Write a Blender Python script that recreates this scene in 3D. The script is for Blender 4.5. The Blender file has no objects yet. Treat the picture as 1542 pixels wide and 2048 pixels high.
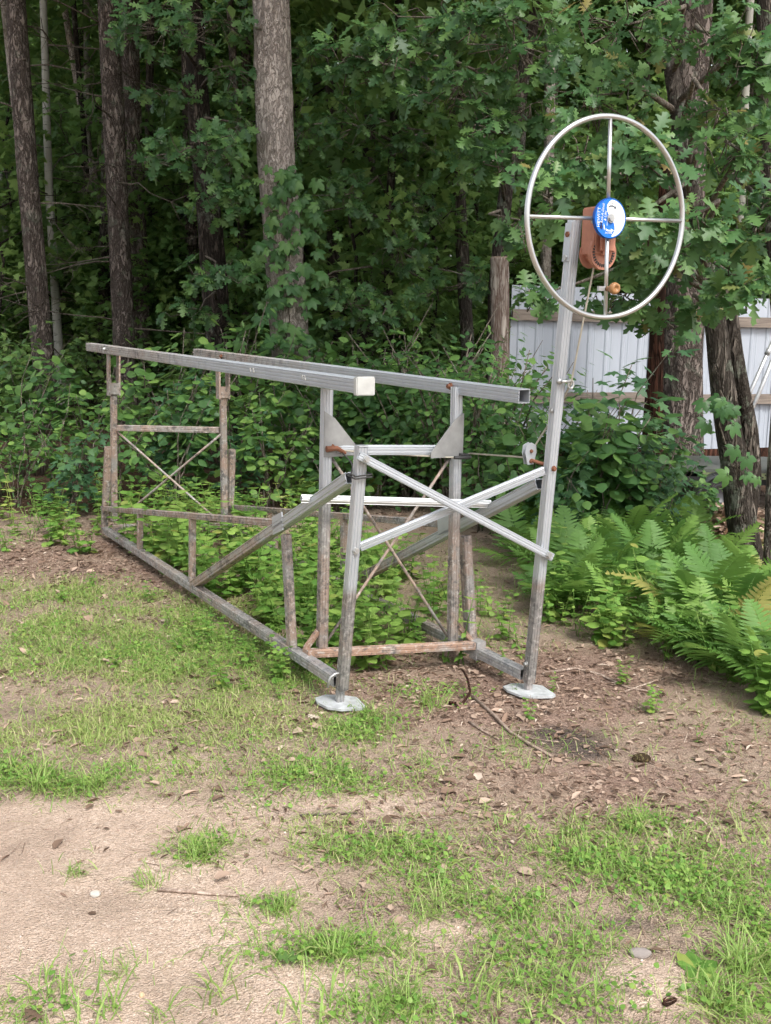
import bpy, math, random
import numpy as np
from mathutils import Matrix, Vector, Quaternion
R = math.radians
random.seed(7)
rng = np.random.default_rng(11)
sc = bpy.context.scene
COL = sc.collection

# ------------------------------------------------------------------ camera, sky, sun, exposure
FPX, PITCH, ROLL, EYE = 2000.0, R(10.5), R(1.0), 1.6
cam = bpy.data.cameras.new('camera')
cam.sensor_fit = 'VERTICAL'
cam.sensor_height = 36.0
cam.lens = FPX / 2048 * 36
cam.clip_start, cam.clip_end = 0.05, 900
camo = bpy.data.objects.new('camera', cam)
COL.objects.link(camo)
camo.matrix_world = Matrix.Translation((0, 0, EYE)) @ Matrix.Rotation(R(90) - PITCH, 4, 'X') @ Matrix.Rotation(ROLL, 4, 'Z')
sc.camera = camo

SUN_EL, SUN_AZ = R(52), R(150)          # azimuth clockwise from +Y: behind the camera, to the right
world = bpy.data.worlds.new('World')
sc.world = world
world.use_nodes = True
wn = world.node_tree.nodes
wl = world.node_tree.links
wbg = wn['Background']
sky = wn.new('ShaderNodeTexSky')
sky.sky_type = 'NISHITA'
sky.sun_disc = False
sky.sun_elevation = SUN_EL
sky.sun_rotation = SUN_AZ
sky.dust_density = 3.0
sky.air_density = 1.2
hs = wn.new('ShaderNodeHueSaturation')   # thin overcast: the blue is washed out evenly over the whole sky
hs.inputs['Saturation'].default_value = 0.30
wl.new(sky.outputs[0], hs.inputs['Color'])
wl.new(hs.outputs[0], wbg.inputs['Color'])
wbg.inputs['Strength'].default_value = 0.125
sun = bpy.data.lights.new('sun', 'SUN')
sun.energy = 1.5
sun.angle = R(14)
sun.color = (1.0, 0.965, 0.91)
suno = bpy.data.objects.new('sun', sun)
COL.objects.link(suno)
sd = Vector((math.sin(SUN_AZ) * math.cos(SUN_EL), math.cos(SUN_AZ) * math.cos(SUN_EL), math.sin(SUN_EL)))
suno.rotation_euler = sd.to_track_quat('Z', 'Y').to_euler()
suno.location = (0, -5, 20)
vs = sc.view_settings
vs.view_transform = 'Standard'
vs.look = 'None'
vs.gamma = 1.0
vs.exposure = 1.12
vs.use_curve_mapping = False
sc.render.engine = 'CYCLES'
sc.cycles.use_denoising = True
sc.cycles.max_bounces = 4
sc.cycles.diffuse_bounces = 3
sc.cycles.glossy_bounces = 2
sc.cycles.transmission_bounces = 2
sc.cycles.caustics_reflective = False
sc.cycles.caustics_refractive = False
sc.cycles.use_adaptive_sampling = True
sc.cycles.adaptive_threshold = 0.04

# ------------------------------------------------------------------ measuring helpers (photograph bearing -> place on the ground)
def bearing(x, y):
    xr, yr = x - 771.0, y - 1024.0
    a = xr * math.cos(ROLL) + yr * math.sin(ROLL)
    b = -xr * math.sin(ROLL) + yr * math.cos(ROLL)
    X, u = a / FPX, -b / FPX
    return Vector((X, math.cos(PITCH) + u * math.sin(PITCH), -math.sin(PITCH) + u * math.cos(PITCH)))
def gp(x, y, z=0.0):
    d = bearing(x, y)
    t = (z - EYE) / d.z
    return Vector((d.x * t, d.y * t, z))
def at(x, y, Y):
    d = bearing(x, y)
    t = Y / d.y
    return Vector((d.x * t, Y, EYE + d.z * t))

# ------------------------------------------------------------------ noise
def _h(ix, iy, iz, s):
    n = (ix * 374761393 + iy * 668265263 + iz * 2147483647 + s * 974634777) & 0xffffffff
    n = ((n ^ (n >> 13)) * 1274126177) & 0xffffffff
    return ((n ^ (n >> 16)) & 0xffff) / 65535.0
def vnoise(x, y, z=0.0, s=0):
    x, y, z = np.broadcast_arrays(np.asarray(x, float), np.asarray(y, float), np.asarray(z, float))
    ix, iy, iz = np.floor(x).astype(np.int64), np.floor(y).astype(np.int64), np.floor(z).astype(np.int64)
    fx, fy, fz = x - ix, y - iy, z - iz
    fx, fy, fz = [f * f * (3 - 2 * f) for f in (fx, fy, fz)]
    o = 0
    for dx in (0, 1):
        for dy in (0, 1):
            for dz in (0, 1):
                w = (fx if dx else 1 - fx) * (fy if dy else 1 - fy) * (fz if dz else 1 - fz)
                o = o + w * _h(ix + dx, iy + dy, iz + dz, s)
    return o
def fbm(x, y, z=0.0, s=0, o=4):
    t, a, n = 0, 1.0, 0
    for k in range(o):
        t = t + a * vnoise(np.asarray(x) * 2 ** k, np.asarray(y) * 2 ** k, np.asarray(z) * 2 ** k, s + k)
        n += a
        a *= .5
    return t / n

# ------------------------------------------------------------------ object helpers
def link(name, data, parent=None):
    o = bpy.data.objects.new(name, data)
    COL.objects.link(o)
    if parent is not None:
        o.parent = parent
    return o
def tag(o, label=None, cat=None, group=None, kind=None):
    if label: o['label'] = label
    if cat: o['category'] = cat
    if group: o['group'] = group
    if kind: o['kind'] = kind
    return o
def thing(name, label, cat, loc=(0, 0, 0), rz=0.0, group=None):
    o = link(name, None)
    o.empty_display_size = .1
    o.location = loc
    o.rotation_euler = (0, 0, rz)
    return tag(o, label, cat, group)
def mesh(name, verts, faces, mat, smooth=False, rnd=None):
    me = bpy.data.meshes.new(name)
    me.from_pydata([tuple(v) for v in verts], [], faces)
    if mat is not None: me.materials.append(mat)
    if smooth: me.polygons.foreach_set('use_smooth', [True] * len(me.polygons))
    if rnd is not None:
        at_ = me.attributes.new('rnd', 'FLOAT', 'POINT')
        at_.data.foreach_set('value', np.asarray(rnd, np.float32))
    me.update()
    return me
def part(name, verts, faces, mat, parent, smooth=False):
    return link(name, mesh(name, verts, faces, mat, smooth), parent)

class T:                                   # a small template: verts (n,3) and faces
    def __init__(s, v, f):
        s.v = np.asarray(v, float)
        s.f = [list(q) for q in f]
def bulk(name, parts, mat, smooth=False):
    """parts: list of (template, M (N,3,3), P (N,3), rnd (N,)) -> one mesh"""
    V, L, C, A, off = [], [], [], [], 0
    for t, M, P, r in parts:
        if len(P) == 0: continue
        n = len(t.v)
        v = np.einsum('nij,kj->nki', M, t.v) + P[:, None, :]
        V.append(v.reshape(-1, 3))
        loops = np.concatenate([np.array(f) for f in t.f])
        tot = np.array([len(f) for f in t.f])
        base = off + np.arange(len(P)) * n
        L.append((loops[None, :] + base[:, None]).ravel())
        C.append(np.tile(tot, len(P)))
        A.append(np.repeat(r, n))
        off += n * len(P)
    V, L, C, A = np.concatenate(V), np.concatenate(L), np.concatenate(C), np.concatenate(A)
    me = bpy.data.meshes.new(name)
    me.vertices.add(len(V)); me.vertices.foreach_set('co', V.astype(np.float32).ravel())
    me.loops.add(len(L)); me.loops.foreach_set('vertex_index', L.astype(np.int32))
    me.polygons.add(len(C))
    me.polygons.foreach_set('loop_start', (np.cumsum(C) - C).astype(np.int32))
    me.polygons.foreach_set('loop_total', C.astype(np.int32))
    a = me.attributes.new('rnd', 'FLOAT', 'POINT')
    a.data.foreach_set('value', A.astype(np.float32))
    if mat is not None: me.materials.append(mat)
    if smooth: me.polygons.foreach_set('use_smooth', np.ones(len(C), bool))
    me.update(calc_edges=True)
    return me
def unit(a):
    return a / np.maximum(np.linalg.norm(a, axis=-1, keepdims=True), 1e-9)
def frames(d, n, s):
    """columns x,y,z: y along d, z near n; scaled by s"""
    d = unit(np.asarray(d, float)); n = np.asarray(n, float)
    x = unit(np.cross(d, n)); z = np.cross(x, d)
    return np.stack([x, d, z], -1) * np.asarray(s, float)[:, None, None]
def place(o, M, P):
    m = Matrix(((M[0][0], M[0][1], M[0][2], P[0]), (M[1][0], M[1][1], M[1][2], P[1]), (M[2][0], M[2][1], M[2][2], P[2]), (0, 0, 0, 1)))
    o.matrix_basis = m
    return o
def copy_tree(o, parent=None):
    c = o.copy()
    COL.objects.link(c)
    c.parent = parent
    for ch in KIDS.get(o.name, o.children):
        copy_tree(ch, c)
    return c
KIDS = {}
def remember(o):                            # children lookups are slow in big files: cache them per prototype
    KIDS[o.name] = list(o.children)
    for c in KIDS[o.name]:
        remember(c)

def tube_path(pts, rad, sides=6, cap=True):
    pts = [Vector(p) for p in pts]
    n = len(pts)
    V, F = [], []
    t0 = (pts[1] - pts[0]).normalized()
    ref = Vector((0, 0, 1)) if abs(t0.z) < .9 else Vector((1, 0, 0))
    x = t0.cross(ref).normalized()
    for i, p in enumerate(pts):
        t = (pts[min(i + 1, n - 1)] - pts[max(i - 1, 0)]).normalized()
        x = (x - t * x.dot(t)).normalized()
        y = t.cross(x)
        r = rad[i] if hasattr(rad, '__len__') else rad
        for k in range(sides):
            a = 2 * math.pi * k / sides
            V.append(p + (x * math.cos(a) + y * math.sin(a)) * r)
    for i in range(n - 1):
        for k in range(sides):
            a, b = i * sides + k, i * sides + (k + 1) % sides
            F.append((a, b, b + sides, a + sides))
    if cap:
        F.append(tuple(range(sides - 1, -1, -1)))
        F.append(tuple(range((n - 1) * sides, n * sides)))
    return V, F
def box(c, ax, ay, az):
    """box from centre and three half-axis vectors"""
    c, ax, ay, az = [Vector(q) for q in (c, ax, ay, az)]
    V = [c + ax * i + ay * j + az * k for i in (-1, 1) for j in (-1, 1) for k in (-1, 1)]
    F = [(0, 1, 3, 2), (4, 6, 7, 5), (0, 4, 5, 1), (2, 3, 7, 6), (0, 2, 6, 4), (1, 5, 7, 3)]
    return V, F
def join(*vf):
    V, F = [], []
    for v, f in vf:
        o = len(V)
        V += list(v)
        F += [tuple(i + o for i in q) for q in f]
    return V, F

# ------------------------------------------------------------------ node helpers
class NT:
    def __init__(s, name):
        s.m = bpy.data.materials.new(name)
        s.m.use_nodes = True
        s.t = s.m.node_tree
        s.n, s.l = s.t.nodes, s.t.links
        s.b = s.n['Principled BSDF']
        s.out = s.n['Material Output']
    def new(s, typ, **kw):
        x = s.n.new(typ)
        for k, v in kw.items(): setattr(x, k, v)
        return x
    def put(s, sock, v):
        if isinstance(v, bpy.types.NodeSocket): s.l.new(v, sock)
        elif v is not None: sock.default_value = v
    def math(s, op, a, b=None, c=None, clamp=False):
        x = s.new('ShaderNodeMath', operation=op, use_clamp=clamp)
        for i, v in enumerate((a, b, c)):
            if v is not None: s.put(x.inputs[i], v)
        return x.outputs[0]
    def coord(s, kind='Object'):
        return s.new('ShaderNodeTexCoord').outputs[kind]
    def sep(s, v):
        x = s.new('ShaderNodeSeparateXYZ'); s.put(x.inputs[0], v); return x.outputs
    def scale(s, v, sx, sy, sz):
        x = s.new('ShaderNodeMapping'); s.put(x.inputs['Vector'], v)
        x.inputs['Scale'].default_value = (sx, sy, sz)
        return x.outputs[0]
    def noise(s, v, sc_=5.0, det=4.0, rough=.6, dist=0.0):
        x = s.new('ShaderNodeTexNoise'); s.put(x.inputs['Vector'], v)
        x.inputs['Scale'].default_value = sc_; x.inputs['Detail'].default_value = det
        x.inputs['Roughness'].default_value = rough; x.inputs['Distortion'].default_value = dist
        return x.outputs['Fac']
    def voro(s, v, sc_=5.0, feat='F1', out='Distance'):
        x = s.new('ShaderNodeTexVoronoi', feature=feat); s.put(x.inputs['Vector'], v)
        x.inputs['Scale'].default_value = sc_
        return x.outputs[out]
    def ramp(s, f, *stops):
        x = s.new('ShaderNodeValToRGB'); s.put(x.inputs[0], f)
        e = x.color_ramp.elements
        while len(e) < len(stops): e.new(.5)
        for q, (p, c) in zip(e, stops):
            q.position = p
            q.color = (*c, 1) if hasattr(c, '__len__') else (c, c, c, 1)
        return x.outputs[0]
    def mix(s, f, a, b, typ='MIX'):
        x = s.new('ShaderNodeMix', data_type='RGBA', blend_type=typ)
        s.put(x.inputs[0], f)
        for i, v in ((6, a), (7, b)):
            if isinstance(v, tuple): v = (*v, 1)
            s.put(x.inputs[i], v)
        return x.outputs[2]
    def attr(s, name):
        return s.new('ShaderNodeAttribute', attribute_name=name).outputs['Fac']
    def rnd(s):
        a = s.math('ADD', s.attr('rnd'), s.new('ShaderNodeObjectInfo').outputs['Random'])
        return s.math('FRACT', a)
    def bump(s, h, strength=.5, dist=.01):
        x = s.new('ShaderNodeBump'); s.put(x.inputs['Height'], h)
        x.inputs['Strength'].default_value = strength; x.inputs['Distance'].default_value = dist
        s.l.new(x.outputs[0], s.b.inputs['Normal'])
    def set(s, col=None, rough=.6, metal=0.0, spec=.4):
        if isinstance(col, tuple): col = (*col, 1)
        s.put(s.b.inputs['Base Color'], col)
        s.put(s.b.inputs['Roughness'], rough); s.put(s.b.inputs['Metallic'], metal)
        s.put(s.b.inputs['Specular IOR Level'], spec)
        return s.m

def leaf_mat(name, dark, mid, light, rough=.45, trans=.25, spec=.35, odd=None):
    k = NT(name)
    r = k.rnd()
    c = k.ramp(r, (0.0, dark), (.5, mid), (.93, light), (1.0, odd or light))
    n = k.noise(k.coord('Object'), 14, 2)
    c = k.mix(k.math('MULTIPLY', n, .35), c, (0.02, 0.035, 0.012), 'MIX')
    k.set(c, rough, 0, spec)
    tr = k.new('ShaderNodeBsdfTranslucent')
    k.put(tr.inputs[0], k.mix(.6, c, tuple(min(1, q * 1.6) for q in light)))
    mx = k.new('ShaderNodeMixShader')
    mx.inputs[0].default_value = trans
    k.l.new(k.b.outputs[0], mx.inputs[1]); k.l.new(tr.outputs[0], mx.inputs[2])
    k.l.new(mx.outputs[0], k.out.inputs[0])
    return k.m
def bark_mat(name, lightc, darkc, crack=(.02, .016, .013), sxy=9.0, sz=2.4, lichen=0.0, bump=.7, width=.16):
    k = NT(name)
    co = k.coord('Object')
    p = k.scale(co, sxy, sxy, sz)
    def ridge(sc_, w_):
        n_ = k.noise(p, sc_, 3, .6, .8)
        return k.ramp(k.math('MULTIPLY', k.math('ABSOLUTE', k.math('SUBTRACT', n_, .5)), 2.0), (0.0, 0.0), (w_, 1.0))
    cr = k.math('MULTIPLY', ridge(.55, width), ridge(1.25, width * .9))
    plates = k.voro(p, 1.1, 'F1', 'Color')
    tone = k.math('ADD', k.math('MULTIPLY', k.sep(plates)[0], .45), k.math('MULTIPLY', k.noise(p, 2.2, 5, .7), .55))
    c = k.mix(k.ramp(tone, (.2, 0.0), (.75, 1.0)), darkc, lightc)
    big = k.noise(co, 1.6, 3, .6)
    c = k.mix(k.ramp(big, (.40, 0.0), (.70, .55)), c, tuple(q * .55 for q in darkc))
    c = k.mix(cr, crack, c)
    if lichen:
        lm = k.ramp(k.noise(co, 5, 5, .7), (.55, 0.0), (.62, 1.0))
        c = k.mix(k.math('MULTIPLY', lm, lichen), c, (.24, .27, .21))
    k.set(c, .92, 0, .12)
    k.bump(k.math('ADD', cr, k.math('MULTIPLY', tone, .8)), bump, .04)
    return k.m

MAT = {}
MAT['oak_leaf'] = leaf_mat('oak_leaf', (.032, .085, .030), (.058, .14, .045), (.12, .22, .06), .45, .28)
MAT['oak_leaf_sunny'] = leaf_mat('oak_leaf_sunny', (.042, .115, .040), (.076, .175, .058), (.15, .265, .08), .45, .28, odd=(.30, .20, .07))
MAT['woods_leaf'] = leaf_mat('woods_leaf', (.060, .135, .042), (.115, .225, .065), (.23, .345, .095), .5, .42)
MAT['shrub_leaf'] = leaf_mat('shrub_leaf', (.035, .095, .030), (.070, .165, .048), (.15, .275, .065), .5, .3)
MAT['shrub_leaf_pale'] = leaf_mat('shrub_leaf_pale', (.055, .13, .032), (.10, .215, .05), (.20, .33, .075), .55, .3)
MAT['shrub_leaf_blue'] = leaf_mat('shrub_leaf_blue', (.030, .085, .040), (.055, .14, .06), (.10, .21, .08), .5, .25)
MAT['weed_leaf'] = leaf_mat('weed_leaf', (.10, .235, .04), (.185, .35, .065), (.30, .44, .10), .5, .25, odd=(.32, .33, .08))
MAT['creeper_leaf'] = leaf_mat('creeper_leaf', (.042, .115, .038), (.075, .18, .055), (.135, .26, .075), .45, .25)
MAT['fern_leaf'] = leaf_mat('fern_leaf', (.08, .19, .040), (.145, .29, .058), (.25, .41, .09), .55, .3, odd=(.40, .34, .10))
MAT['grass'] = leaf_mat('grass', (.16, .29, .055), (.27, .42, .10), (.41, .52, .17), .5, .25, odd=(.56, .48, .26))
MAT['olive_grass'] = leaf_mat('olive_grass', (.17, .29, .05), (.29, .41, .095), (.46, .50, .20), .6, .2, odd=(.66, .55, .36))
MAT['dead_leaf'] = leaf_mat('dead_leaf', (.11, .068, .05), (.30, .195, .145), (.57, .42, .33), .75, .08, .2, odd=(.72, .60, .50))
MAT['pine_bark'] = bark_mat('pine_bark', (.60, .53, .48), (.46, .395, .355), (.28, .235, .21), 22, 8, .06, .8, .09)
MAT['pine_bark_dark'] = bark_mat('pine_bark_dark', (.32, .265, .235), (.19, .155, .135), (.07, .055, .047), 16, 5, .3, .9, .14)
MAT['oak_bark'] = bark_mat('oak_bark', (.26, .225, .19), (.13, .108, .09), (.04, .033, .027), 18, 3.2, .6, 1.0, .2)
MAT['dark_bark'] = bark_mat('dark_bark', (.13, .105, .088), (.06, .048, .04), (.02, .016, .013), 14, 3, .35, .9)
MAT['red_bark'] = bark_mat('red_bark', (.16, .07, .045), (.085, .04, .028), (.025, .014, .01), 14, 1.6, 0, .7)
MAT['grey_wood'] = bark_mat('grey_wood', (.60, .54, .48), (.38, .32, .275), (.15, .10, .08), 22, 2.0, 0, .6)
MAT['twig'] = bark_mat('twig', (.30, .26, .22), (.17, .14, .115), (.08, .065, .05), 40, 8, .4, .3)
MAT['pale_twig'] = bark_mat('pale_twig', (.60, .49, .41), (.43, .33, .265), (.26, .19, .15), 40, 14, 0, .3)
MAT['green_stem'] = NT('green_stem').set((.13, .17, .06), .6)
k = NT('birch_bark')
co = k.coord('Object')
bands = k.ramp(k.noise(k.scale(co, 3, 3, 16), 1.6, 4, .7), (.60, 0.0), (.68, 1.0))
k.set(k.mix(bands, k.mix(k.noise(co, 5, 4), (.40, .385, .345), (.22, .215, .185)), (.045, .04, .035)), .7, 0, .2)
MAT['birch_bark'] = k.m

# ------------------------------------------------------------------ ground zones (metres on the ground)
def blob(x, y, r, w=1.0, ry=None):
    c = gp(x, y)
    dist = math.hypot(c.x, c.y)
    rr = r * math.hypot(dist, EYE) / FPX
    ry = ry or r
    return (c.x, c.y, rr, (gp(x, y - ry * .5).y - gp(x, y + ry * .5).y) * .75, w)
def field(bl, x, y):
    o = np.zeros_like(x)
    for cx, cy, rx, ry, w in bl:
        o = o + w * np.exp(-(((x - cx) / rx) ** 2 + ((y - cy) / ry) ** 2))
    return o
SAND = [blob(560, 1760, 160, .9, 60), blob(430, 1640, 160, .8, 50), blob(150, 1720, 330, 1.3, 170), blob(100, 1950, 420, 1.4, 160), blob(450, 1900, 260, 1.1, 120), blob(620, 1600, 150, .8, 50), blob(350, 1530, 120, .7, 30),
        blob(800, 1600, 130, .7, 40), blob(930, 1850, 130, .8, 60), blob(1300, 1970, 105, 2.2, 60), blob(700, 1990, 300, .8, 60), blob(1300, 1600, 200, .35, 60), blob(60, 1640, 200, .9, 60)]
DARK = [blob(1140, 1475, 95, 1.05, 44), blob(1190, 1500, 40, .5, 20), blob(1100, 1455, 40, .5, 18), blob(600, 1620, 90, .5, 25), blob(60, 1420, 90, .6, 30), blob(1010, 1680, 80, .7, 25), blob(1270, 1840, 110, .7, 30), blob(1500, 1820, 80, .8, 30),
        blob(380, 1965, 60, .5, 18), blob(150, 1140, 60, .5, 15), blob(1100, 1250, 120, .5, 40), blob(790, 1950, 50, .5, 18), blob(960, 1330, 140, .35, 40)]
LITTER = [blob(120, 1110, 200, 1.1, 50), blob(330, 1140, 170, .7, 60), blob(1000, 1400, 260, 1.1, 90), blob(1200, 1330, 200, 1.1, 60), blob(780, 1330, 220, .8, 70), blob(1250, 1580, 300, .9, 80),
          blob(1000, 1560, 200, .7, 50), blob(480, 1190, 120, .6, 40), blob(600, 1440, 150, .5, 40), blob(1450, 1480, 140, .7, 50), blob(340, 1060, 150, .9, 30), blob(560, 1000, 300, .6, 40)]
GREEN = [blob(60, 1545, 110, 1.5, 32), blob(230, 1562, 70, 1.2, 25), blob(395, 1690, 45, 1.5, 22), blob(330, 1560, 50, .9, 18), blob(530, 1585, 80, .9, 24), blob(420, 1610, 40, .8, 14),
         blob(740, 1695, 80, 1.2, 28), blob(840, 1690, 60, .8, 25), blob(660, 1890, 80, 1.2, 25), blob(550, 1800, 45, 1.0, 18), blob(900, 1750, 110, .9, 30), blob(1010, 1790, 90, 1.0, 26),
         blob(1150, 1730, 90, .9, 28), blob(1130, 1650, 50, .8, 18), blob(1270, 1650, 50, .8, 22), blob(1310, 1760, 100, 1.0, 30), blob(1420, 1830, 120, 1.3, 36), blob(1490, 1910, 110, 1.5, 36),
         blob(1420, 1990, 130, 1.3, 30), blob(1160, 1890, 80, .9, 26), blob(1250, 1700, 60, .6, 20), blob(790, 2010, 90, 1.1, 26), blob(930, 2020, 90, 1.1, 22), blob(600, 2030, 70, .8, 20),
         blob(70, 2010, 70, .9, 22), blob(190, 2010, 35, .8, 18), blob(110, 1950, 35, .6, 16), blob(240, 1925, 28, .8, 10), blob(145, 1735, 30, .8, 8), blob(480, 1900, 40, .6, 24), blob(300, 1750, 35, .8, 14),
         blob(1180, 2010, 60, .9, 20), blob(1080, 1960, 80, .8, 24), blob(700, 1480, 100, .7, 25), blob(860, 1380, 60, 1.1, 26), blob(740, 1440, 60, .9, 25), blob(620, 1350, 30, .8, 30),
         blob(1070, 1830, 70, .8, 25), blob(960, 1480, 60, .5, 18), blob(660, 1560, 80, .6, 20), blob(1490, 1700, 80, .8, 30)]
OLIVE = [blob(290, 1240, 170, 1.1, 45), blob(180, 1330, 220, 1.1, 50), blob(420, 1340, 160, .9, 50), blob(480, 1440, 150, .7, 35), blob(90, 1240, 110, .9, 30), blob(250, 1450, 230, .8, 40),
         blob(620, 1480, 150, .5, 30), blob(680, 1780, 120, .9, 40), blob(630, 1640, 140, .5, 35), blob(900, 1560, 200, .35, 40), blob(1100, 1600, 250, .3, 45), blob(380, 1530, 150, .6, 25),
         blob(1050, 1700, 200, .35, 40), blob(860, 1900, 60, .5, 25), blob(1300, 1680, 200, .35, 40)]
MOUND = gp(1300, 1975)
def hground(x, y):
    x, y = np.asarray(x, float), np.asarray(y, float)
    h = (fbm(x * 1.1 + 5, y * 1.1 + 3, 0, 3, 3) - .5) * .034 + (fbm(x * 7, y * 7, 0, 9, 2) - .5) * .014
    m_ = MOUND
    h = h + .035 * np.exp(-(((x - m_.x) / .11) ** 2 + ((y - m_.y) / .14) ** 2))
    far = np.clip((y - 9) / 20, 0, 1)
    return h - .012 + far * (fbm(x * .22, y * .22, 0, 21, 2) - .45) * .5
def hz(x, y):
    return float(hground(np.array([x]), np.array([y]))[0])
def gpt(x, y):                              # pixel bearing -> point on the uneven ground
    p = gp(x, y)
    p.z = hz(p.x, p.y)
    return p

def axis_pts(segs):
    o = []
    for a, b, n in segs:
        o += list(np.linspace(a, b, n, endpoint=False))
    return np.array(o + [segs[-1][1]])
gx = axis_pts([(-400, -60, 6), (-60, -8, 26), (-8, -3.6, 22), (-3.6, 3.6, 205), (3.6, 8, 22), (8, 60, 26), (60, 400, 6)])
gy = axis_pts([(-300, -20, 5), (-20, 1.6, 14), (1.6, 5.2, 120), (5.2, 9, 70), (9, 24, 40), (24, 80, 24), (80, 600, 8)])
XX, YY = np.meshgrid(gx, gy, indexing='ij')
ZZ = hground(XX, YY)
NX, NY = XX.shape
idx = np.arange(NX * NY).reshape(NX, NY)
q = np.stack([idx[:-1, :-1], idx[1:, :-1], idx[1:, 1:], idx[:-1, 1:]], -1).reshape(-1, 4)
k = NT('ground_soil')
co = k.coord('Object')
n1, n2 = k.noise(co, 3.2, 6, .65), k.noise(co, 38, 4, .7)
n3 = k.noise(co, 160, 2, .6)
grain = k.voro(co, 210, 'F1', 'Color')
speck = k.ramp(k.noise(co, 130, 3, .8), (.33, 1.0), (.39, 0.0))
gr = k.sep(grain)[0]
sand = k.ramp(gr, (0.0, (.47, .345, .265)), (.3, (.67, .505, .395)), (.8, (.75, .58, .465)), (1.0, (.84, .69, .58)))
sand = k.mix(k.ramp(n2, (.46, 0.0), (.72, .8)), sand, (.50, .37, .275))
sand = k.mix(k.ramp(k.noise(co, 1.3, 5, .7), (.42, .0), (.68, .75)), sand, (.47, .345, .27))
sand = k.mix(k.math('MULTIPLY', speck, .7), sand, (.28, .195, .145))
soil = k.ramp(n2, (.25, (.14, .098, .078)), (.48, (.31, .22, .175)), (.72, (.47, .345, .28)))
soil = k.mix(k.ramp(n3, (.42, 0.0), (.62, 1.0)), soil, (.50, .385, .29))
litter = k.ramp(k.noise(k.scale(co, 1, 2.2, 1), 34, 5, .75, 1.5), (.28, (.09, .058, .046)), (.44, (.27, .175, .135)), (.58, (.44, .31, .245)), (.72, (.62, .475, .39)))
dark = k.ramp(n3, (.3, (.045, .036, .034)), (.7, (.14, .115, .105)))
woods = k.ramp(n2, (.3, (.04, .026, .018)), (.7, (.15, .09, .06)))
def msk(name, lo, hi, amt=.5):
    v = k.math('ADD', k.attr(name), k.math('MULTIPLY', k.math('SUBTRACT', n1, .5), amt * 2))
    return k.ramp(v, (lo, 0.0), (hi, 1.0))
c = k.mix(msk('litter', .3, .75), soil, litter)
c = k.mix(k.ramp(k.noise(co, 1.7, 5, .7), (.45, 0.0), (.62, .6)), c, (.50, .385, .285))
c = k.mix(k.math('MULTIPLY', speck, .75), c, (.10, .07, .055))
c = k.mix(k.ramp(k.noise(co, 70, 3, .8), (.60, 0.0), (.68, .8)), c, (.66, .52, .43))
c = k.mix(msk('sand', .30, .95, 1.25), c, sand)
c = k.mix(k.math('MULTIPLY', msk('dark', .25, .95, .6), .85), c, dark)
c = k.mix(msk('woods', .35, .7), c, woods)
k.set(c, .95, 0, .12)
k.bump(k.math('ADD', k.math('ADD', n2, k.math('MULTIPLY', gr, .25)), n3), 1.0, .016)
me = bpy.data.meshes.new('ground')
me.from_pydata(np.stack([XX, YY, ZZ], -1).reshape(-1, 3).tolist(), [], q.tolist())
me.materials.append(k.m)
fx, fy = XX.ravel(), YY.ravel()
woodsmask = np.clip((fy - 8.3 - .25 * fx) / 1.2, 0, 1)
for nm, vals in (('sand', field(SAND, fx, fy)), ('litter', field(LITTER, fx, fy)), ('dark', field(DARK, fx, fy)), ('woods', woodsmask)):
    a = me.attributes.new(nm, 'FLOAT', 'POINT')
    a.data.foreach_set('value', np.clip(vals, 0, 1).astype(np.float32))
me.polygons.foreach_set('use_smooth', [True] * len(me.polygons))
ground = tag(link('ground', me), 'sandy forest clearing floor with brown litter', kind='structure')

# ------------------------------------------------------------------ leaf templates (base at origin, +Y along the leaf, +Z up)
def leaf_from(mid, lobes, fold=.12, droop=.25, wav=0.0):
    """mid: y positions of the midrib; lobes[i]: outline points between mid[i] and mid[i+1] on the right side"""
    V, F = [], []
    def zz(x, y): return -fold * abs(x) * 1.0 - droop * y * y * .5 + wav * math.sin(9 * y) * abs(x)
    def add(x, y):
        V.append((x, y, zz(x, y))); return len(V) - 1
    m = [add(0, y) for y in mid]
    for s in (1, -1):
        prev = m[0]
        for i, lob in enumerate(lobes):
            ids = [add(s * x, y) for x, y in lob]
            last = i == len(lobes) - 1
            poly = [m[i]] + ([prev] if prev != m[i] else []) + ids + [m[i + 1]]
            if s < 0: poly = poly[::-1]
            F.append(poly)
            prev = ids[-1] if not last else m[-1]
    return T(V, F)
OAK = leaf_from([.0, .18, .36, .56, .76, 1.0],
    [[(.012, 0.0), (.014, .17)], [(.10, .21), (.20, .16), (.17, .25), (.06, .33)], [(.20, .40), (.35, .36), (.30, .45), (.33, .52), (.085, .53)],
     [(.22, .64), (.37, .63), (.29, .70), (.32, .76), (.09, .73)], [(.15, .84), (.22, .86), (.12, .92)]], .22, .35, .05)
OAK2 = leaf_from([.0, .18, .36, .56, .76, 1.0],
    [[(.012, 0.0), (.014, .17)], [(.12, .24), (.18, .22), (.16, .29), (.07, .34)], [(.24, .44), (.31, .44), (.28, .50), (.10, .52)],
     [(.26, .68), (.34, .70), (.27, .76), (.11, .74)], [(.14, .86), (.18, .90), (.08, .94)]], -.1, .5, .09)
OVATE = leaf_from([0, .12, .36, .62, .84, 1.0], [[(.01, 0), (.012, .11)], [(.17, .14), (.30, .26), (.29, .30), (.35, .38)], [(.34, .42), (.36, .52), (.33, .54), (.32, .62)], [(.27, .68), (.25, .72), (.17, .83)], [(.08, .92)]], .18, .4, .04)
ROUND = leaf_from([0, .10, .34, .62, .86, 1.0], [[(.01, 0), (.012, .09)], [(.22, .08), (.38, .20), (.43, .34)], [(.45, .46), (.41, .60)], [(.35, .70), (.20, .84)], [(.07, .94)]], .10, .35, .05)
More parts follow.
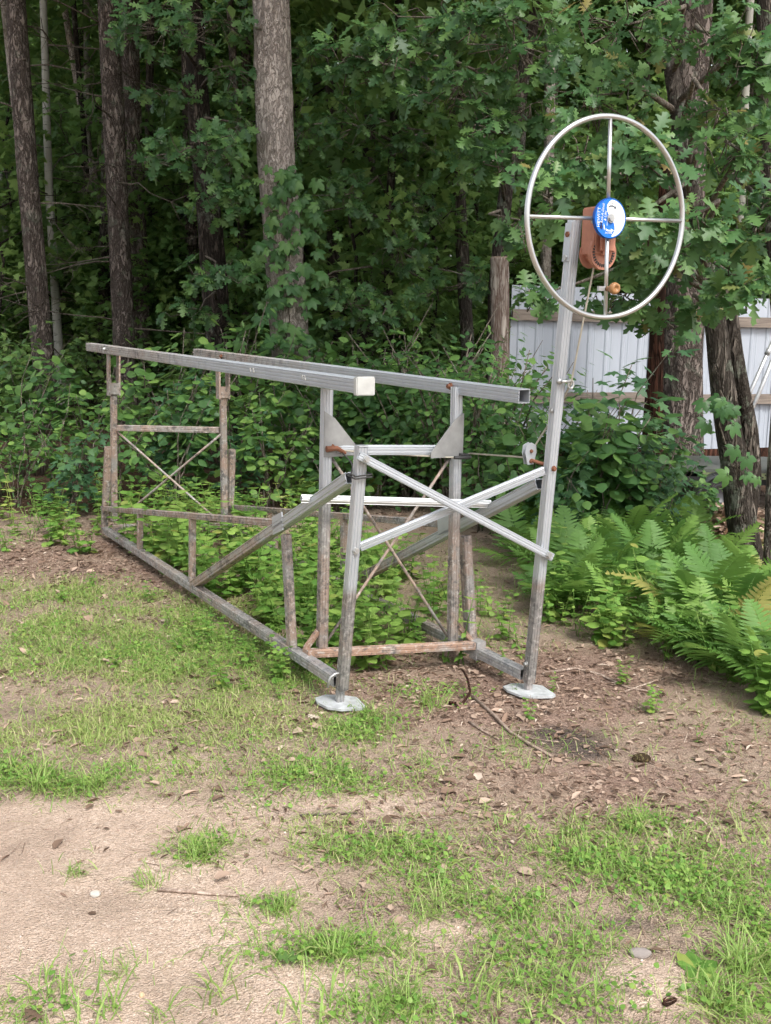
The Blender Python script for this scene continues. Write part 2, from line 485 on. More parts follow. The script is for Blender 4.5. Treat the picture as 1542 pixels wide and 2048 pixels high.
MAPLE = leaf_from([0, .14, .38, .62, 1.0], [[(.01, 0), (.01, .12)], [(.22, .12), (.40, .08), (.30, .26), (.22, .34)], [(.34, .46), (.46, .58), (.26, .58), (.16, .60)], [(.20, .72), (.12, .84)]], .15, .4)
LANCE = leaf_from([0, .3, .65, 1.0], [[(.08, .06), (.17, .28)], [(.18, .45), (.11, .66)], [(.05, .85)]], .2, .5)
SIMPLE = T([(0, 0, 0), (.26, .38, .04), (0, 1, -.12), (-.26, .38, .04), (0, .45, -.03)], [(0, 1, 4), (1, 2, 4), (4, 2, 3), (0, 4, 3)])
DRYLEAF = T([(0, 0, 0), (.3, .25, .10), (.22, .7, .16), (0, 1, .02), (-.25, .65, .12), (-.32, .3, .15)], [(0, 1, 2, 3), (0, 3, 4, 5)])
def blade(curve, w):
    V = []
    for i, t in enumerate((0, .35, .7)):
        ww = w * (1 - .45 * t)
        V += [(-ww, t * (1 - .25 * curve * t), curve * t * t * .6), (ww, t * (1 - .25 * curve * t), curve * t * t * .6)]
    V.append((0, 1 - .35 * curve, curve * .62))
    return T(V, [(0, 1, 3, 2), (2, 3, 5, 4), (4, 5, 6)])
BLADES = [blade(c, w) for c, w in ((.3, .022), (.7, .026), (1.1, .03), (.5, .018))]
def palmate():
    V, F = [], []
    base = leaf_from([0, .35, .7, 1.0], [[(.012, .02), (.015, .12), (.13, .26), (.21, .40)], [(.255, .54), (.235, .64), (.20, .74)], [(.12, .86), (.04, .96)]], .3, .9)
    for a, s in ((0, 1.0), (46, .88), (-50, .94), (98, .62), (-104, .55)):
        c, sn = math.cos(R(a)), math.sin(R(a))
        o = len(V)
        for x, y, z in base.v:
            V.append(((x * c + y * sn) * s, (-x * sn + y * c) * s, z * s))
        F += [[i + o for i in f] for f in base.f]
    return T(V, F)
PALM = palmate()
def frond(seed, curl=.35):
    """arching frond: paired, toothed, tapering pinnae with gaps between them"""
    rg = np.random.default_rng(seed)
    V, F = [], []
    def spine(t):
        return np.array([0.0, t * (1 - .18 * t), .15 * t - curl * t * t])
    N = 17
    for i in range(N):
        t = .17 + .80 * i / N
        p = spine(t)
        ln = .36 * (1 - t) ** .85 * (1 if t > .32 else .75 + .8 * (t - .17)) + .012
        step = .80 / N
        for s in (1, -1):
            out = unit(np.array([s * 1.0, .42 + rg.normal() * .05, -.10 + rg.normal() * .10]))
            side = unit(np.cross(out, np.array([0, 0, 1.0])) * s)
            hw = step * .36
            K = 5
            top, bot, mid = [], [], []
            for j in range(K + 1):
                u = j / K
                c = p + out * ln * u - np.array([0, 0, .55 * (u * ln) ** 2 * 2])
                w = hw * (1 - u) ** .7 + .0015
                mid.append(len(V)); V.append(c)
                if j < K:
                    top.append(len(V)); V.append(c + side * w + out * ln / K * .55 + [0, 0, -.003])
                    bot.append(len(V)); V.append(c - side * w + out * ln / K * .55 + [0, 0, -.003])
            for j in range(K):
                F.append([mid[j], mid[j + 1], top[j]]); F.append([mid[j], bot[j], mid[j + 1]])
                if j < K - 1:
                    F.append([mid[j + 1], top[j + 1], top[j]]); F.append([mid[j + 1], bot[j], bot[j + 1]])
    for i in range(8):
        a_, b_ = spine(i / 8), spine((i + 1) / 8)
        w = .006 * (1 - i / 10)
        o = len(V); V.extend([a_ + [-w, 0, 0], a_ + [w, 0, 0], b_ + [w * .9, 0, 0], b_ + [-w * .9, 0, 0]]); F.append([o, o + 1, o + 2, o + 3])
    return T(V, F)
FRONDS = [frond(1, .30), frond(2, .45), frond(3, .18)]

# ------------------------------------------------------------------ trunks
def trunk_mesh(name, pts, rad, mat, sides=20, rings=40, rough=.05, flare=.35, freq=7.0, seed=0):
    """tapered trunk along a polyline with knobbly bark relief"""
    pts = np.array([tuple(p) for p in pts]); rad = np.array(rad, float)
    s = np.concatenate([[0], np.cumsum(np.linalg.norm(np.diff(pts, axis=0), axis=1))])
    t = np.linspace(0, s[-1], rings)
    P = np.stack([np.interp(t, s, pts[:, i]) for i in range(3)], -1)
    for _ in range(2):
        P[1:-1] = (P[:-2] + 2 * P[1:-1] + P[2:]) / 4
    Rr = np.interp(t, s, rad)
    Rr = Rr * (1 + flare * np.exp(-t / .28))
    th = np.linspace(0, 2 * np.pi, sides, endpoint=False)
    TT, SS = np.meshgrid(t, th, indexing='ij')
    cx, sn = np.cos(SS), np.sin(SS)
    k1 = fbm(cx * freq * .5 + seed, sn * freq * .5, TT * freq * .22, seed, 3)
    k2 = np.abs(vnoise(cx * freq + 3, sn * freq, TT * freq * .35, seed + 5) - .5) * 2
    k3 = fbm(cx * 1.2, sn * 1.2, TT * .8, seed + 9, 2)
    rr = Rr[:, None] * (1 + rough * (k1 - .5) * 1.2 + rough * (k2 - .5) + .16 * (k3 - .5))
    V = np.stack([P[:, 0, None] + rr * cx, P[:, 1, None] + rr * sn, np.repeat(P[:, 2, None], sides, 1)], -1).reshape(-1, 3)
    ii = np.arange(rings * sides).reshape(rings, sides)
    F = np.stack([ii[:-1], np.roll(ii, -1, 1)[:-1], np.roll(ii, -1, 1)[1:], ii[1:]], -1).reshape(-1, 4).tolist()
    F.append(list(ii[-1]))
    return mesh(name, V.tolist(), F, mat, True)

def dead_branch(base, d, ln, r, rg, sub=3):
    pts = [np.array(base)]
    d = unit(np.array(d, float))
    for i in range(6):
        d = unit(d + rg.normal(size=3) * .14 + np.array([0, 0, -.03]))
        pts.append(pts[-1] + d * ln / 6)
    vf = [tube_path(pts, [r * (1 - .85 * i / 6) for i in range(7)], 5)]
    for k_ in range(sub):
        i = rg.integers(2, 6)
        dd = unit(d + rg.normal(size=3) * .7)
        q_ = [pts[i], pts[i] + dd * ln * .14, pts[i] + unit(dd + rg.normal(size=3) * .3) * ln * .28]
        vf.append(tube_path(q_, [r * .4, r * .3, r * .12], 4))
    return join(*vf)

# canopy crowns far above the picture: shared by all tall trees
def leaf_cloud(n, rad, size, seed, tmpl, flat=.5, shell=.35):
    rg = np.random.default_rng(seed)
    nc = max(12, n // 60)
    cd = unit(rg.normal(size=(nc, 3))) * (shell + (1 - shell) * rg.random((nc, 1)) ** .5)
    pick = rg.integers(0, nc, n)
    p = (cd[pick] + rg.normal(size=(n, 3)) * .13) * np.array(rad)
    d = unit(rg.normal(size=(n, 3)) * [1, 1, .5] + [0, 0, -.15])
    nn = unit(rg.normal(size=(n, 3)) * flat + [0, -.35, 1])
    M = frames(d, nn, size * (.7 + .6 * rg.random(n)))
    r = np.clip(.5 * rg.random(nc)[pick] + .5 * rg.random(n), 0, .999)
    return (tmpl, M, p - d * size * .4, r)
CROWN_TALL = [bulk('crown', [leaf_cloud(4200, (2.6, 2.6, 3.2), .20, 40 + i, SIMPLE)], MAT['woods_leaf']) for i in range(3)]

def trunk_pts(spec, Y):
    """spec: picture bearings top to bottom -> points at depth Y, ground first"""
    P = [at(x, y, Y) for x, y, w in spec][::-1]
    W = [w * Y / FPX / 2 for x, y, w in spec][::-1]
    lo, nx = P[0], P[1]
    g = hz(lo.x, lo.y) - .12
    d = (nx - lo) / max(nx.z - lo.z, .05)
    if lo.z > g + .05:
        P.insert(0, lo + d * (g - lo.z)); W.insert(0, W[0] * 1.05)
    return P, W
def tall_tree(name, label, spec, Y, mat, H=11.0, crown=True, group=None, dead=0, sides=20, rings=60, rough=.06, freq=7, cat='tree', flare=.3, cm=None):
    P, W = trunk_pts(spec, Y)
    base = P[0].copy()
    top = P[-1]
    dr = (P[-1] - P[-2]); dr = dr / max(dr.z, .1)
    if H > top.z:
        P.append(top + Vector((dr.x * .4, 0, 1)) * (H - top.z)); W.append(W[-1] * .72)
    t = thing(name, label, cat, base, 0, group)
    seed = abs(hash((spec[0][0], Y))) % 97 if False else int(spec[0][0] * 7 + Y * 13) % 97
    rg = np.random.default_rng(seed)
    link('trunk', trunk_mesh('trunk', [p - base for p in P], W, mat, sides, rings, rough, flare, freq, seed), t)
    for i in range(dead):
        z = rg.uniform(1.2, 6.5)
        pp = np.array([np.interp(z, [p.z for p in P], [p[j] for p in P]) for j in range(3)])
        a = rg.uniform(0, 2 * math.pi)
        v, f = dead_branch(pp - np.array(base), (math.cos(a), math.sin(a) * .7, rg.uniform(-.15, .45)), rg.uniform(.9, 2.6), .015, rg, 5)
        part('dead_branch', v, f, MAT['twig'], t, True)
    if crown:
        c = link('crown', CROWN_TALL[seed % 3] if cm is None else cm, t)
        c.location = (P[-1].x - base.x, P[-1].y - base.y, H - base.z + .4)
        c.rotation_euler = (0, 0, rg.uniform(0, 6))
        s = rg.uniform(.95, 1.25)
        c.scale = (s, s, s)
    return t, P

# ------------------------------------------------------------------ the trees of the wood's edge
tall_tree('pine_tree', 'tall straight pine with pale pinkish bark, green creeper wrapped round its lower trunk', [(541, 0, 68), (552, 300, 72), (572, 560, 76), (592, 880, 84)], 11.5, MAT['pine_bark'], 12, sides=56, rings=260, rough=.07, freq=16, flare=.15)
tall_tree('pine_tree', 'brown scaly pine trunk nearest the left edge, short dead branch stubs', [(30, 0, 36), (58, 380, 39), (85, 700, 42)], 15, MAT['pine_bark_dark'], 12, dead=9, sides=32, rings=140, freq=12)
tall_tree('birch_tree', 'slim white birch right of the leftmost pine', [(88, 40, 14), (98, 380, 15), (112, 610, 17)], 17, MAT['birch_bark'], 12, dead=7, sides=14, rings=50, rough=.03)
tall_tree('birch_tree', 'thin leaning white birch at the left edge, half hidden behind the pine', [(4, 400, 10), (18, 520, 11), (36, 640, 12)], 19, MAT['birch_bark'], 11, sides=12, rings=40, rough=.03)
tall_tree('dead_tree', 'thin dark trunk with many bare branches between birch and pair of pines', [(146, 0, 10), (170, 300, 11), (192, 620, 13)], 18, MAT['dark_bark'], 11, crown=False, dead=18, sides=12, rings=50)
tall_tree('pine_tree', 'darker pine of the close-standing pair, on the left, with bare twigs', [(215, 0, 38), (228, 250, 40), (247, 660, 43)], 15.5, MAT['pine_bark_dark'], 12, dead=16, sides=32, rings=140, freq=12)
tall_tree('pine_tree', 'slimmer pine of the close-standing pair, on the right', [(255, 0, 33), (266, 250, 35), (281, 660, 38)], 16.6, MAT['pine_bark_dark'], 12, dead=9, sides=28, rings=120, freq=12)
tall_tree('pine_tree', 'brown pine trunk half hidden behind the dark left oak', [(372, 0, 20), (378, 350, 22), (390, 690, 25)], 17.5, MAT['pine_bark_dark'], 11, dead=4, sides=20, rings=80)
tall_tree('pine_tree', 'narrow pine trunk just left of the creeper-clad pine', [(488, 0, 17), (497, 300, 18), (506, 680, 20)], 20, MAT['pine_bark_dark'], 11, dead=3, sides=18, rings=80)
tall_tree('oak_tree', 'slender dark trunk right of the creeper-clad pine, in deep shade', [(662, 100, 22), (664, 400, 24), (672, 680, 27)], 16, MAT['dark_bark'], 10, dead=2, sides=18, rings=60)
tall_tree('oak_tree', 'near-black trunk in the darkest gap of the wood', [(740, 200, 22), (736, 450, 28), (730, 690, 34)], 15.2, MAT['dark_bark'], 10, sides=18, rings=60)
tall_tree('oak_tree', 'slim furrowed grey oak trunk left of the log post', [(906, 80, 22), (914, 320, 24), (930, 600, 27)], 13.5, MAT['oak_bark'], 9, dead=1, sides=28, rings=120, rough=.13, freq=11)
tall_tree('pine_tree', 'pinkish pine trunk glimpsed through oak leaves above the log post', [(1102, 0, 20), (1098, 300, 21), (1090, 560, 23)], 17, MAT['pine_bark'], 11, sides=20, rings=80)
tall_tree('pine_tree', 'broad rough pine trunk in front of the white fence', [(1387, 60, 66), (1372, 400, 70), (1367, 700, 73), (1366, 990, 78)], 10.4, MAT['pine_bark_dark'], 11, sides=56, rings=240, rough=.09, freq=13, flare=.12)
tall_tree('dead_tree', 'dark reddish trunk close behind the broad pine at the fence', [(1326, 480, 30), (1316, 700, 36), (1302, 930, 40)], 11.0, MAT['red_bark'], 3.4, crown=False, sides=22, rings=60, rough=.12)
tall_tree('oak_tree', 'dark oak trunk at the upper right edge of the picture', [(1532, 0, 34), (1533, 220, 32), (1550, 480, 34)], 9.0, MAT['oak_bark'], 9, sides=28, rings=90, rough=.13, freq=11)
tall_tree('birch_tree', 'pale birch trunk glimpsed at the far right between oak leaves', [(1493, 120, 15), (1486, 300, 16), (1478, 520, 17)], 16, MAT['birch_bark'], 11, sides=12, rings=40)
tall_tree('young_tree', 'thin lichened stem at the right edge beside the twin-stemmed oak', [(1552, 780, 13), (1540, 960, 15), (1536, 1100, 17)], 6.3, MAT['oak_bark'], 2.6, crown=False, sides=16, rings=50)

# ---- oaks with leafy boughs reaching into the clearing
def rosettes(c, rad, tips, size, rg, view=(0, -1, 0)):
    D, N, P, S, TW = [], [], [], [], []
    rad = np.array(rad)
    for k_ in range(tips):
        q_ = unit(rg.normal(size=3)) * rg.random() ** .45 * rad
        tip = np.array(c) + q_
        td = unit(q_ / rad * .8 + rg.normal(size=3) * .35 + np.array([0, -.45, .05]))
        tl = min(rad) * rg.uniform(.5, .9)
        mid = tip - td * tl * .5 + rg.normal(size=3) * .02
        TW.append(([tip - td * tl + np.array([0, .02, -.05]), mid, tip], .0035))
        n = rg.integers(5, 9)
        ref = unit(np.cross(td, [0, 0, 1.0])); up = np.cross(ref, td)
        a0 = rg.uniform(0, 6.28)
        for i in range(n):
            a = a0 + i * 2.4
            radial = ref * math.cos(a) + up * math.sin(a)
            d = unit(td * rg.uniform(.25, .9) + radial * .9 + np.array([0, -.1, -.22]))
            nn = unit(np.array([0, -.55, 1.0]) + td * .5 + rg.normal(size=3) * .38)
            D.append(d); N.append(nn); S.append(size * rg.uniform(.5, 1.25))
            P.append(tip - td * rg.uniform(0, .35) * tl * .5)
    return np.array(D), np.array(N), np.array(P), np.array(S), TW
def boughed_oak(name, label, spec, Y, boughs, size, mat, leafmat, nobj, H=8.5, seed=1, second=None, crown=True, flare=.25, cat='oak', limb=.022):
    rg = np.random.default_rng(seed)
    t, P = tall_tree(name, label, spec, Y, mat, H, crown, None, 0, 40, 150, .13, 11, cat, flare)
    base = Vector(t.location)
    if second:
        sp, W = trunk_pts(second, Y + .06)
        link('stem', trunk_mesh('stem', [p - base for p in sp], W, mat, 28, 90, .13, .1, 10, seed), t)
    zs = [p.z for p in P]
    A = []
    twv = []
    for (px_, py_, by, rx, ry, tips) in boughs:
        c = at(px_, py_, by)
        rd = (rx * by / FPX, max(.18, rx * by / FPX * .8), ry * by / FPX)
        D, N, PP, S, TW = rosettes(c, rd, tips, size, rg)
        A.append((D, N, PP, S))
        # the limb from the stem to this bough
        z0 = min(max(c.z + .25 * (Y - by) * .3, 1.2), H - .5)
        s0 = Vector([np.interp(z0, zs, [p[j] for p in P]) for j in range(3)])
        m1 = s0.lerp(c, .4) + Vector((rg.normal() * .1, 0, .12 + rg.random() * .15))
        m2 = s0.lerp(c, .75) + Vector((rg.normal() * .08, 0, .08))
        pts = [s0 - base, m1 - base, m2 - base, c - base]
        v, f = tube_path(pts, [limb, limb * .7, limb * .45, .006], 6)
        tv = [(v, f)]
        for tp, r_ in TW:
            tv.append(tube_path([Vector(c) + (Vector(tp[0]) - Vector(c)) * .35 - base] + [Vector(q_) - base for q_ in tp], [.005, .0045, .0035, .002], 4))
        v, f = join(*tv)
        part('bough', v, f, MAT['twig'], t, True)
    D, N, PP, S = [np.concatenate([a[i] for a in A]) for i in range(4)]
    PP = PP - np.array(base)
    Mx = frames(D, N, S)
    order = np.argsort(PP[:, 1] + rg.random(len(PP)) * .25)
    near, rest = order[:nobj], order[nobj:]
    lm = [bulk('leaf', [(q_, np.eye(3)[None], np.zeros((1, 3)), np.array([0.0]))], leafmat) for q_ in (OAK, OAK2)]
    for i in near:
        place(link('leaf', lm[i % 2], t), Mx[i], PP[i])
    if len(rest):
        a, b = rest[::2], rest[1::2]
        o = link('foliage', bulk('foliage', [(OAK, Mx[a], PP[a], rg.random(len(a))), (OAK2, Mx[b], PP[b], rg.random(len(b)))], leafmat), t)
        o['kind'] = 'stuff'
    return t
boughed_oak('oak_tree', 'twin-stemmed crooked oak at the right whose leafy boughs surround the wheel', [(1330, 60, 26), (1372, 330, 32), (1425, 600, 40), (1448, 800, 50), (1478, 1000, 56), (1490, 1090, 60)], 6.9,
    [(1140, 320, 5.3, 90, 80, 15), (1090, 395, 5.1, 50, 45, 8), (1280, 320, 5.2, 100, 50, 13), (1430, 460, 4.7, 100, 55, 14), (1300, 445, 4.45, 55, 35, 5), (1480, 300, 5.3, 90, 80, 16),
     (1515, 420, 4.6, 50, 60, 8), (1440, 70, 5.7, 120, 80, 17), (1250, 50, 6.0, 130, 70, 19), (1510, 130, 5.5, 80, 100, 16), (1270, 500, 5.4, 90, 60, 12), (1360, 530, 5.5, 110, 55, 14),
     (1480, 560, 5.2, 80, 60, 12), (1250, 590, 5.6, 70, 30, 7), (1075, 590, 6.2, 55, 22, 6), (1330, 640, 5.9, 70, 25, 7), (1180, 190, 6.2, 110, 70, 16), (1440, 220, 5.9, 70, 60, 8), (1440, 600, 5.6, 60, 30, 6)],
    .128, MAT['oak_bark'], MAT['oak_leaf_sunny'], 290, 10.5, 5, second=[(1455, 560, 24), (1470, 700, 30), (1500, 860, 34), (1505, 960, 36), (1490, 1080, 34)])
boughed_oak('oak_tree', 'leaning grey oak behind the log post with boughs over the middle of the wood', [(1075, 0, 22), (1050, 130, 25), (1012, 380, 28), (992, 560, 30), (984, 900, 34)], 12.4,
    [(930, 150, 7.6, 140, 80, 22), (800, 90, 8.0, 150, 60, 20), (1030, 90, 7.2, 120, 80, 20), (950, 250, 7.3, 70, 50, 9), (700, 110, 8.1, 70, 45, 9), (900, 35, 7.8, 170, 60, 20), (1010, 330, 7.2, 60, 40, 8),
     (1060, 210, 7.6, 80, 60, 12), (760, 160, 8.3, 90, 40, 9), (1000, 20, 7.4, 120, 50, 14), (930, 320, 7.8, 40, 30, 4), (1040, 440, 7.4, 30, 60, 5)],
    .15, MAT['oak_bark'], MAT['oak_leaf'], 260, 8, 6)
boughed_oak('oak_tree', 'dark left oak with tiers of leaves hanging before the pines', [(385, 0, 34), (400, 250, 42), (420, 450, 46), (440, 700, 52)], 13.2,
    [(330, 60, 11, 120, 50, 18), (440, 40, 11.5, 110, 60, 18), (400, 285, 10.6, 110, 45, 18), (290, 315, 11.2, 80, 25, 8), (440, 400, 10.8, 80, 50, 13), (430, 540, 11, 90, 40, 13), (470, 140, 11.6, 70, 60, 11),
     (330, 180, 11.8, 90, 35, 9), (460, 320, 10.9, 60, 50, 9), (400, 620, 11.2, 90, 25, 8), (480, 250, 11.3, 50, 50, 8)],
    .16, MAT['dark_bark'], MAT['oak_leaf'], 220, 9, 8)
boughed_oak('young_oak', 'young oak filling the gap right of the creeper-clad pine with dark foliage', [(792, 150, 14), (780, 400, 16), (775, 680, 20)], 13.6,
    [(700, 610, 11.2, 90, 40, 13), (640, 560, 11.6, 60, 40, 9), (800, 500, 12, 120, 50, 16), (690, 390, 12.2, 110, 60, 16), (850, 400, 12.8, 90, 60, 13), (610, 250, 12, 50, 60, 9), (720, 250, 12.4, 110, 60, 14),
     (830, 270, 12.6, 80, 60, 12), (620, 100, 12.2, 60, 70, 10), (870, 580, 12, 80, 40, 9), (620, 430, 12, 50, 50, 8), (760, 640, 11.5, 90, 25, 8), (960, 560, 11.8, 80, 50, 10)],
    .15, MAT['dark_bark'], MAT['oak_leaf'], 180, 7.5, 9)

# ---- creeper on the pale pine and on the twin-stemmed oak
def creeper(name, label, spots, Y, n, size, seed):
    rg = np.random.default_rng(seed)
    base = at(*spots[-1][:2], Y)
    t = thing(name, label, 'vine', (base.x, base.y, hz(base.x, base.y)))
    b = Vector(t.location)
    pts = [at(x, y, Y - .22) - b for x, y, w in spots]
    for q_ in (0, 1):
        v, f = tube_path([p + Vector((math.sin(i * 1.7 + q_ * 2) * .07, 0, 0)) for i, p in enumerate(pts)], .006, 5)
        part('stem', v, f, MAT['twig'], t)
    lm = bulk('leaf', [(PALM, np.eye(3)[None], np.zeros((1, 3)), np.array([0.0]))], MAT['creeper_leaf'])
    ys = [s[1] for s in spots]
    for i in range(n):
        y = rg.uniform(ys[0], ys[-1]) if i > 6 else ys[0] + 40 * rg.random()
        x = np.interp(y, ys, [s[0] for s in spots]); w = np.interp(y, ys, [s[2] for s in spots])
        p = at(x + rg.normal() * w * .5, y, Y - .2 - rg.random() * .22) - b
        d = unit(np.array([[rg.normal() * .8, -.35, -.75 + rg.normal() * .35]]))
        nn = unit(np.array([[rg.normal() * .35, -1, .75 + rg.normal() * .3]]))
        place(link('leaf', lm, t), frames(d, nn, np.array([size * rg.uniform(.7, 1.25)]))[0], p)
    return t
creeper('creeper_vine', 'green five-leaved creeper climbing the pale pine trunk', [(572, 330, 26), (578, 430, 60), (575, 520, 85), (568, 620, 85), (580, 720, 75), (600, 860, 60)], 11.5, 200, .115, 3)
creeper('creeper_vine', 'bright creeper leaves on the twin-stemmed oak at the right', [(1440, 780, 35), (1450, 850, 40), (1480, 930, 50), (1490, 960, 50)], 6.9, 18, .09, 4)

# ------------------------------------------------------------------ shrubs
def make_shrub(seed, tmpl, size, H, nstem, nleaf, leafmat, nobj):
    rg = np.random.default_rng(seed)
    t = thing('shrub', 'x', 'shrub')
    D, N, P, S = [], [], [], []
    for s in range(nstem):
        a = rg.uniform(0, 6.28); lean = rg.uniform(.12, .55)
        top = np.array([math.cos(a) * lean * H, math.sin(a) * lean * H, H * rg.uniform(.65, 1.0)])
        pts = [np.array([math.cos(a) * .05, math.sin(a) * .05, -.05])]
        for i in range(1, 6):
            u = i / 5
            pts.append(np.array([top[0] * u ** 1.5, top[1] * u ** 1.5, top[2] * u]) + rg.normal(size=3) * .025)
        v, f = tube_path(pts, [.011 * (1 - .75 * i / 5) for i in range(6)], 5)
        part('stem', v, f, MAT['twig'], t, True)
        for i in range(nleaf // nstem):
            u = rg.uniform(.12, 1.0) ** .8
            p = np.array([np.interp(u * 5, range(6), [q_[j] for q_ in pts]) for j in range(3)])
            out = unit(np.array([math.cos(a) * .3, math.sin(a) * .3, 0]) + rg.normal(size=3) * [1, 1, .35])
            reach = rg.uniform(.03, .34) * (1.25 - u * .8)
            P.append(p + out * reach)
            D.append(unit(out + [0, 0, -.25 + rg.normal() * .15]))
            N.append(unit(np.array([0, -.25, 1.0]) + out * .25 + rg.normal(size=3) * .28))
            S.append(size * rg.uniform(.6, 1.2))
    D, N, P, S = map(np.array, (D, N, P, S))
    M = frames(D, N, S)
    order = np.argsort(P[:, 1] - .5 * P[:, 2] * 0 + rg.random(len(P)) * .3)
    near, rest = order[:nobj], order[nobj:]
    lm = bulk('leaf', [(tmpl, np.eye(3)[None], np.zeros((1, 3)), np.array([0.0]))], leafmat)
    for i in near:
        place(link('leaf', lm, t), M[i], P[i])
    o = link('foliage', bulk('foliage', [(tmpl, M[rest], P[rest], rg.random(len(rest)))], leafmat), t)
    o['kind'] = 'stuff'
    remember(t)
    return t
def put(proto, used, loc, rz, s, label, group, name=None):
    if proto.name in used:
        o = copy_tree(proto)
    else:
        o = proto; used.add(proto.name)
    o.location = loc; o.rotation_euler = (0, 0, rz)
    o.scale = (s, s, s) if not hasattr(s, '__len__') else s
    tag(o, label, None, group)
    if name: o.name = name
    return o
used = set()
FRONT = [make_shrub(100 + i, (ROUND, OVATE, MAPLE, LANCE, ROUND, OVATE)[i], (.115, .085, .12, .07, .095, .11)[i], 1.25, 5, 230, MAT[('shrub_leaf', 'shrub_leaf_pale', 'shrub_leaf_blue', 'shrub_leaf', 'shrub_leaf_pale', 'shrub_leaf')[i]], 18) for i in range(6)]
SMALL = [make_shrub(130 + i, (ROUND, OVATE)[i % 2], .062, 1.15, 6, 380, MAT['shrub_leaf'], 14) for i in range(2)]
BACK = [make_shrub(150 + i, (MAPLE, OVATE, ROUND)[i % 3], .14, 1.7, 6, 260, MAT['woods_leaf'], 0) for i in range(4)]
rg = np.random.default_rng(77)
G1 = ('broad-leaved green shrub in the thicket along the left edge of the wood', 'shrubs along the left edge of the wood')
G2 = ('broad-leaved green shrub in the thicket behind the boat lift', 'shrubs behind the boat lift')
G3 = ('dark broad-leaved shrub standing before the white fence', 'shrubs before the fence')
G4 = ('shaded shrub deeper in the wood under the tall trunks', 'shaded shrubs under the trunks')
G5 = ('small-leaved bush before the log post and fence end', 'small-leaved bushes by the log post')
def shrub_at(protos, x, Y, s, g):
    put(protos[rg.integers(len(protos))], used, (x, Y, hz(x, Y) - .02), rg.uniform(-.5, .5), s * rg.uniform(.88, 1.12), g[0], g[1])
for x in np.arange(-4.3, -2.25, .42):
    shrub_at(FRONT, x + rg.normal() * .1, 8.35 + rg.uniform(-.1, .25) - (x + 3) * .05, .68, G1)
for x in np.arange(-5.0, -1.9, .5):
    shrub_at(FRONT, x + rg.normal() * .12, 9.15 + rg.uniform(-.2, .3), .95, G1)
for x in np.arange(-5.6, -2.0, .62):
    shrub_at(FRONT, x + rg.normal() * .15, 10.3 + rg.uniform(-.3, .4), 1.05, G1)
for x in np.arange(-1.9, .75, .45):
    shrub_at(FRONT, x + rg.normal() * .1, 8.75 + rg.uniform(-.15, .3), .78, G2)
for x in np.arange(-1.8, 1.2, .40):
    shrub_at(FRONT, x + rg.normal() * .1, 9.7 + rg.uniform(-.2, .3), 1.2, G2)
for x in np.arange(-1.9, 1.3, .42):
    shrub_at(FRONT, x + rg.normal() * .12, 10.6 + rg.uniform(-.3, .4), 1.42, G2)
for x, Y, s in ((.25, 9.0, 1.15), (.62, 8.7, 1.3), (.95, 8.9, 1.35), (.05, 9.4, 1.4), (.45, 9.6, 1.5), (.85, 9.5, 1.55), (1.15, 8.6, 1.1), (1.1, 9.4, 1.45)):
    shrub_at(SMALL, x, Y, s, G5)
for x, Y, s in ((1.0, 7.6, .95), (1.35, 7.9, 1.15), (1.72, 8.0, 1.12), (1.5, 7.6, .95), (2.05, 7.7, .8), (1.2, 8.5, .95), (1.6, 8.6, .85), (1.95, 7.1, .62), (1.55, 7.2, .72), (1.2, 7.1, .66), (.75, 7.9, .75), (2.2, 7.7, .62), (2.0, 8.3, .8), (2.45, 7.9, .5), (1.8, 7.5, .8)):
    shrub_at([FRONT[0], FRONT[2], FRONT[5]], x, Y, s, G3)
for i in range(70):
    Y = rg.uniform(11.3, 24)
    x = rg.uniform(-.48, .16) * Y
    shrub_at(BACK, x, Y, rg.uniform(.62, .95) * (1 + (Y - 11) * .02), G4)

# ---- young trees and leaf masses in the depth of the wood
def make_sapling(seed, n, size, rad, zc, h, tm=MAPLE):
    rg_ = np.random.default_rng(seed)
    t = thing('young_tree', 'x', 'tree')
    pts = [np.array([0, 0, -.1])]
    for i in range(1, 7):
        pts.append(np.array([rg_.normal() * .07, rg_.normal() * .07, h * i / 6]))
    v, f = tube_path(pts, [.035 * (1 - .8 * i / 6) for i in range(7)], 7)
    vf = [(v, f)]
    for i in range(9):
        z = rg_.uniform(.3, .95) * h; a = rg_.uniform(0, 6.28); l = rg_.uniform(.5, 1.0) * rad[0]
        b = np.array([np.interp(z, [p[2] for p in pts], [p[j] for p in pts]) for j in range(3)])
        e = b + np.array([math.cos(a) * l, math.sin(a) * l, rg_.uniform(0, .5)])
        vf.append(tube_path([b, (b + e) / 2 + [0, 0, .1], e], [.014, .009, .003], 4))
    v, f = join(*vf)
    part('trunk', v, f, MAT['dark_bark'], t, True)
    tmpl, M, P, r = leaf_cloud(n, rad, size, seed, tm, .42, .25)
    P = P + np.array([0, 0, zc])
    link('crown', bulk('crown', [(tmpl, M, P, r)], MAT['woods_leaf']), t)
    remember(t)
    return t
SAP = [make_sapling(200 + i, 1100, .15, (1.15, 1.15, 1.9), 2.7, 4.4) for i in range(4)]
BIG = [make_sapling(220 + i, 5200, .16, (2.4, 2.4, 3.6), 4.6, 8.0, SIMPLE) for i in range(3)]
G6 = ('slim young tree with dark leaves inside the wood', 'young trees inside the wood')
G7 = ('full leafy tree far back in the wood', 'leafy trees far back in the wood')
for i in range(80):
    Y = rg.uniform(13.5, 24) if i < 58 else rg.uniform(16.5, 21)
    x = rg.uniform(-.46, .52) * Y if i < 58 else rg.uniform(-.42, -.06) * Y
    if x < -.1 * Y and Y < 15.5: continue
    put(SAP[rg.integers(4)], used, (x, Y, hz(x, Y)), rg.uniform(0, 6.28), rg.uniform(.85, 1.35), *G6)
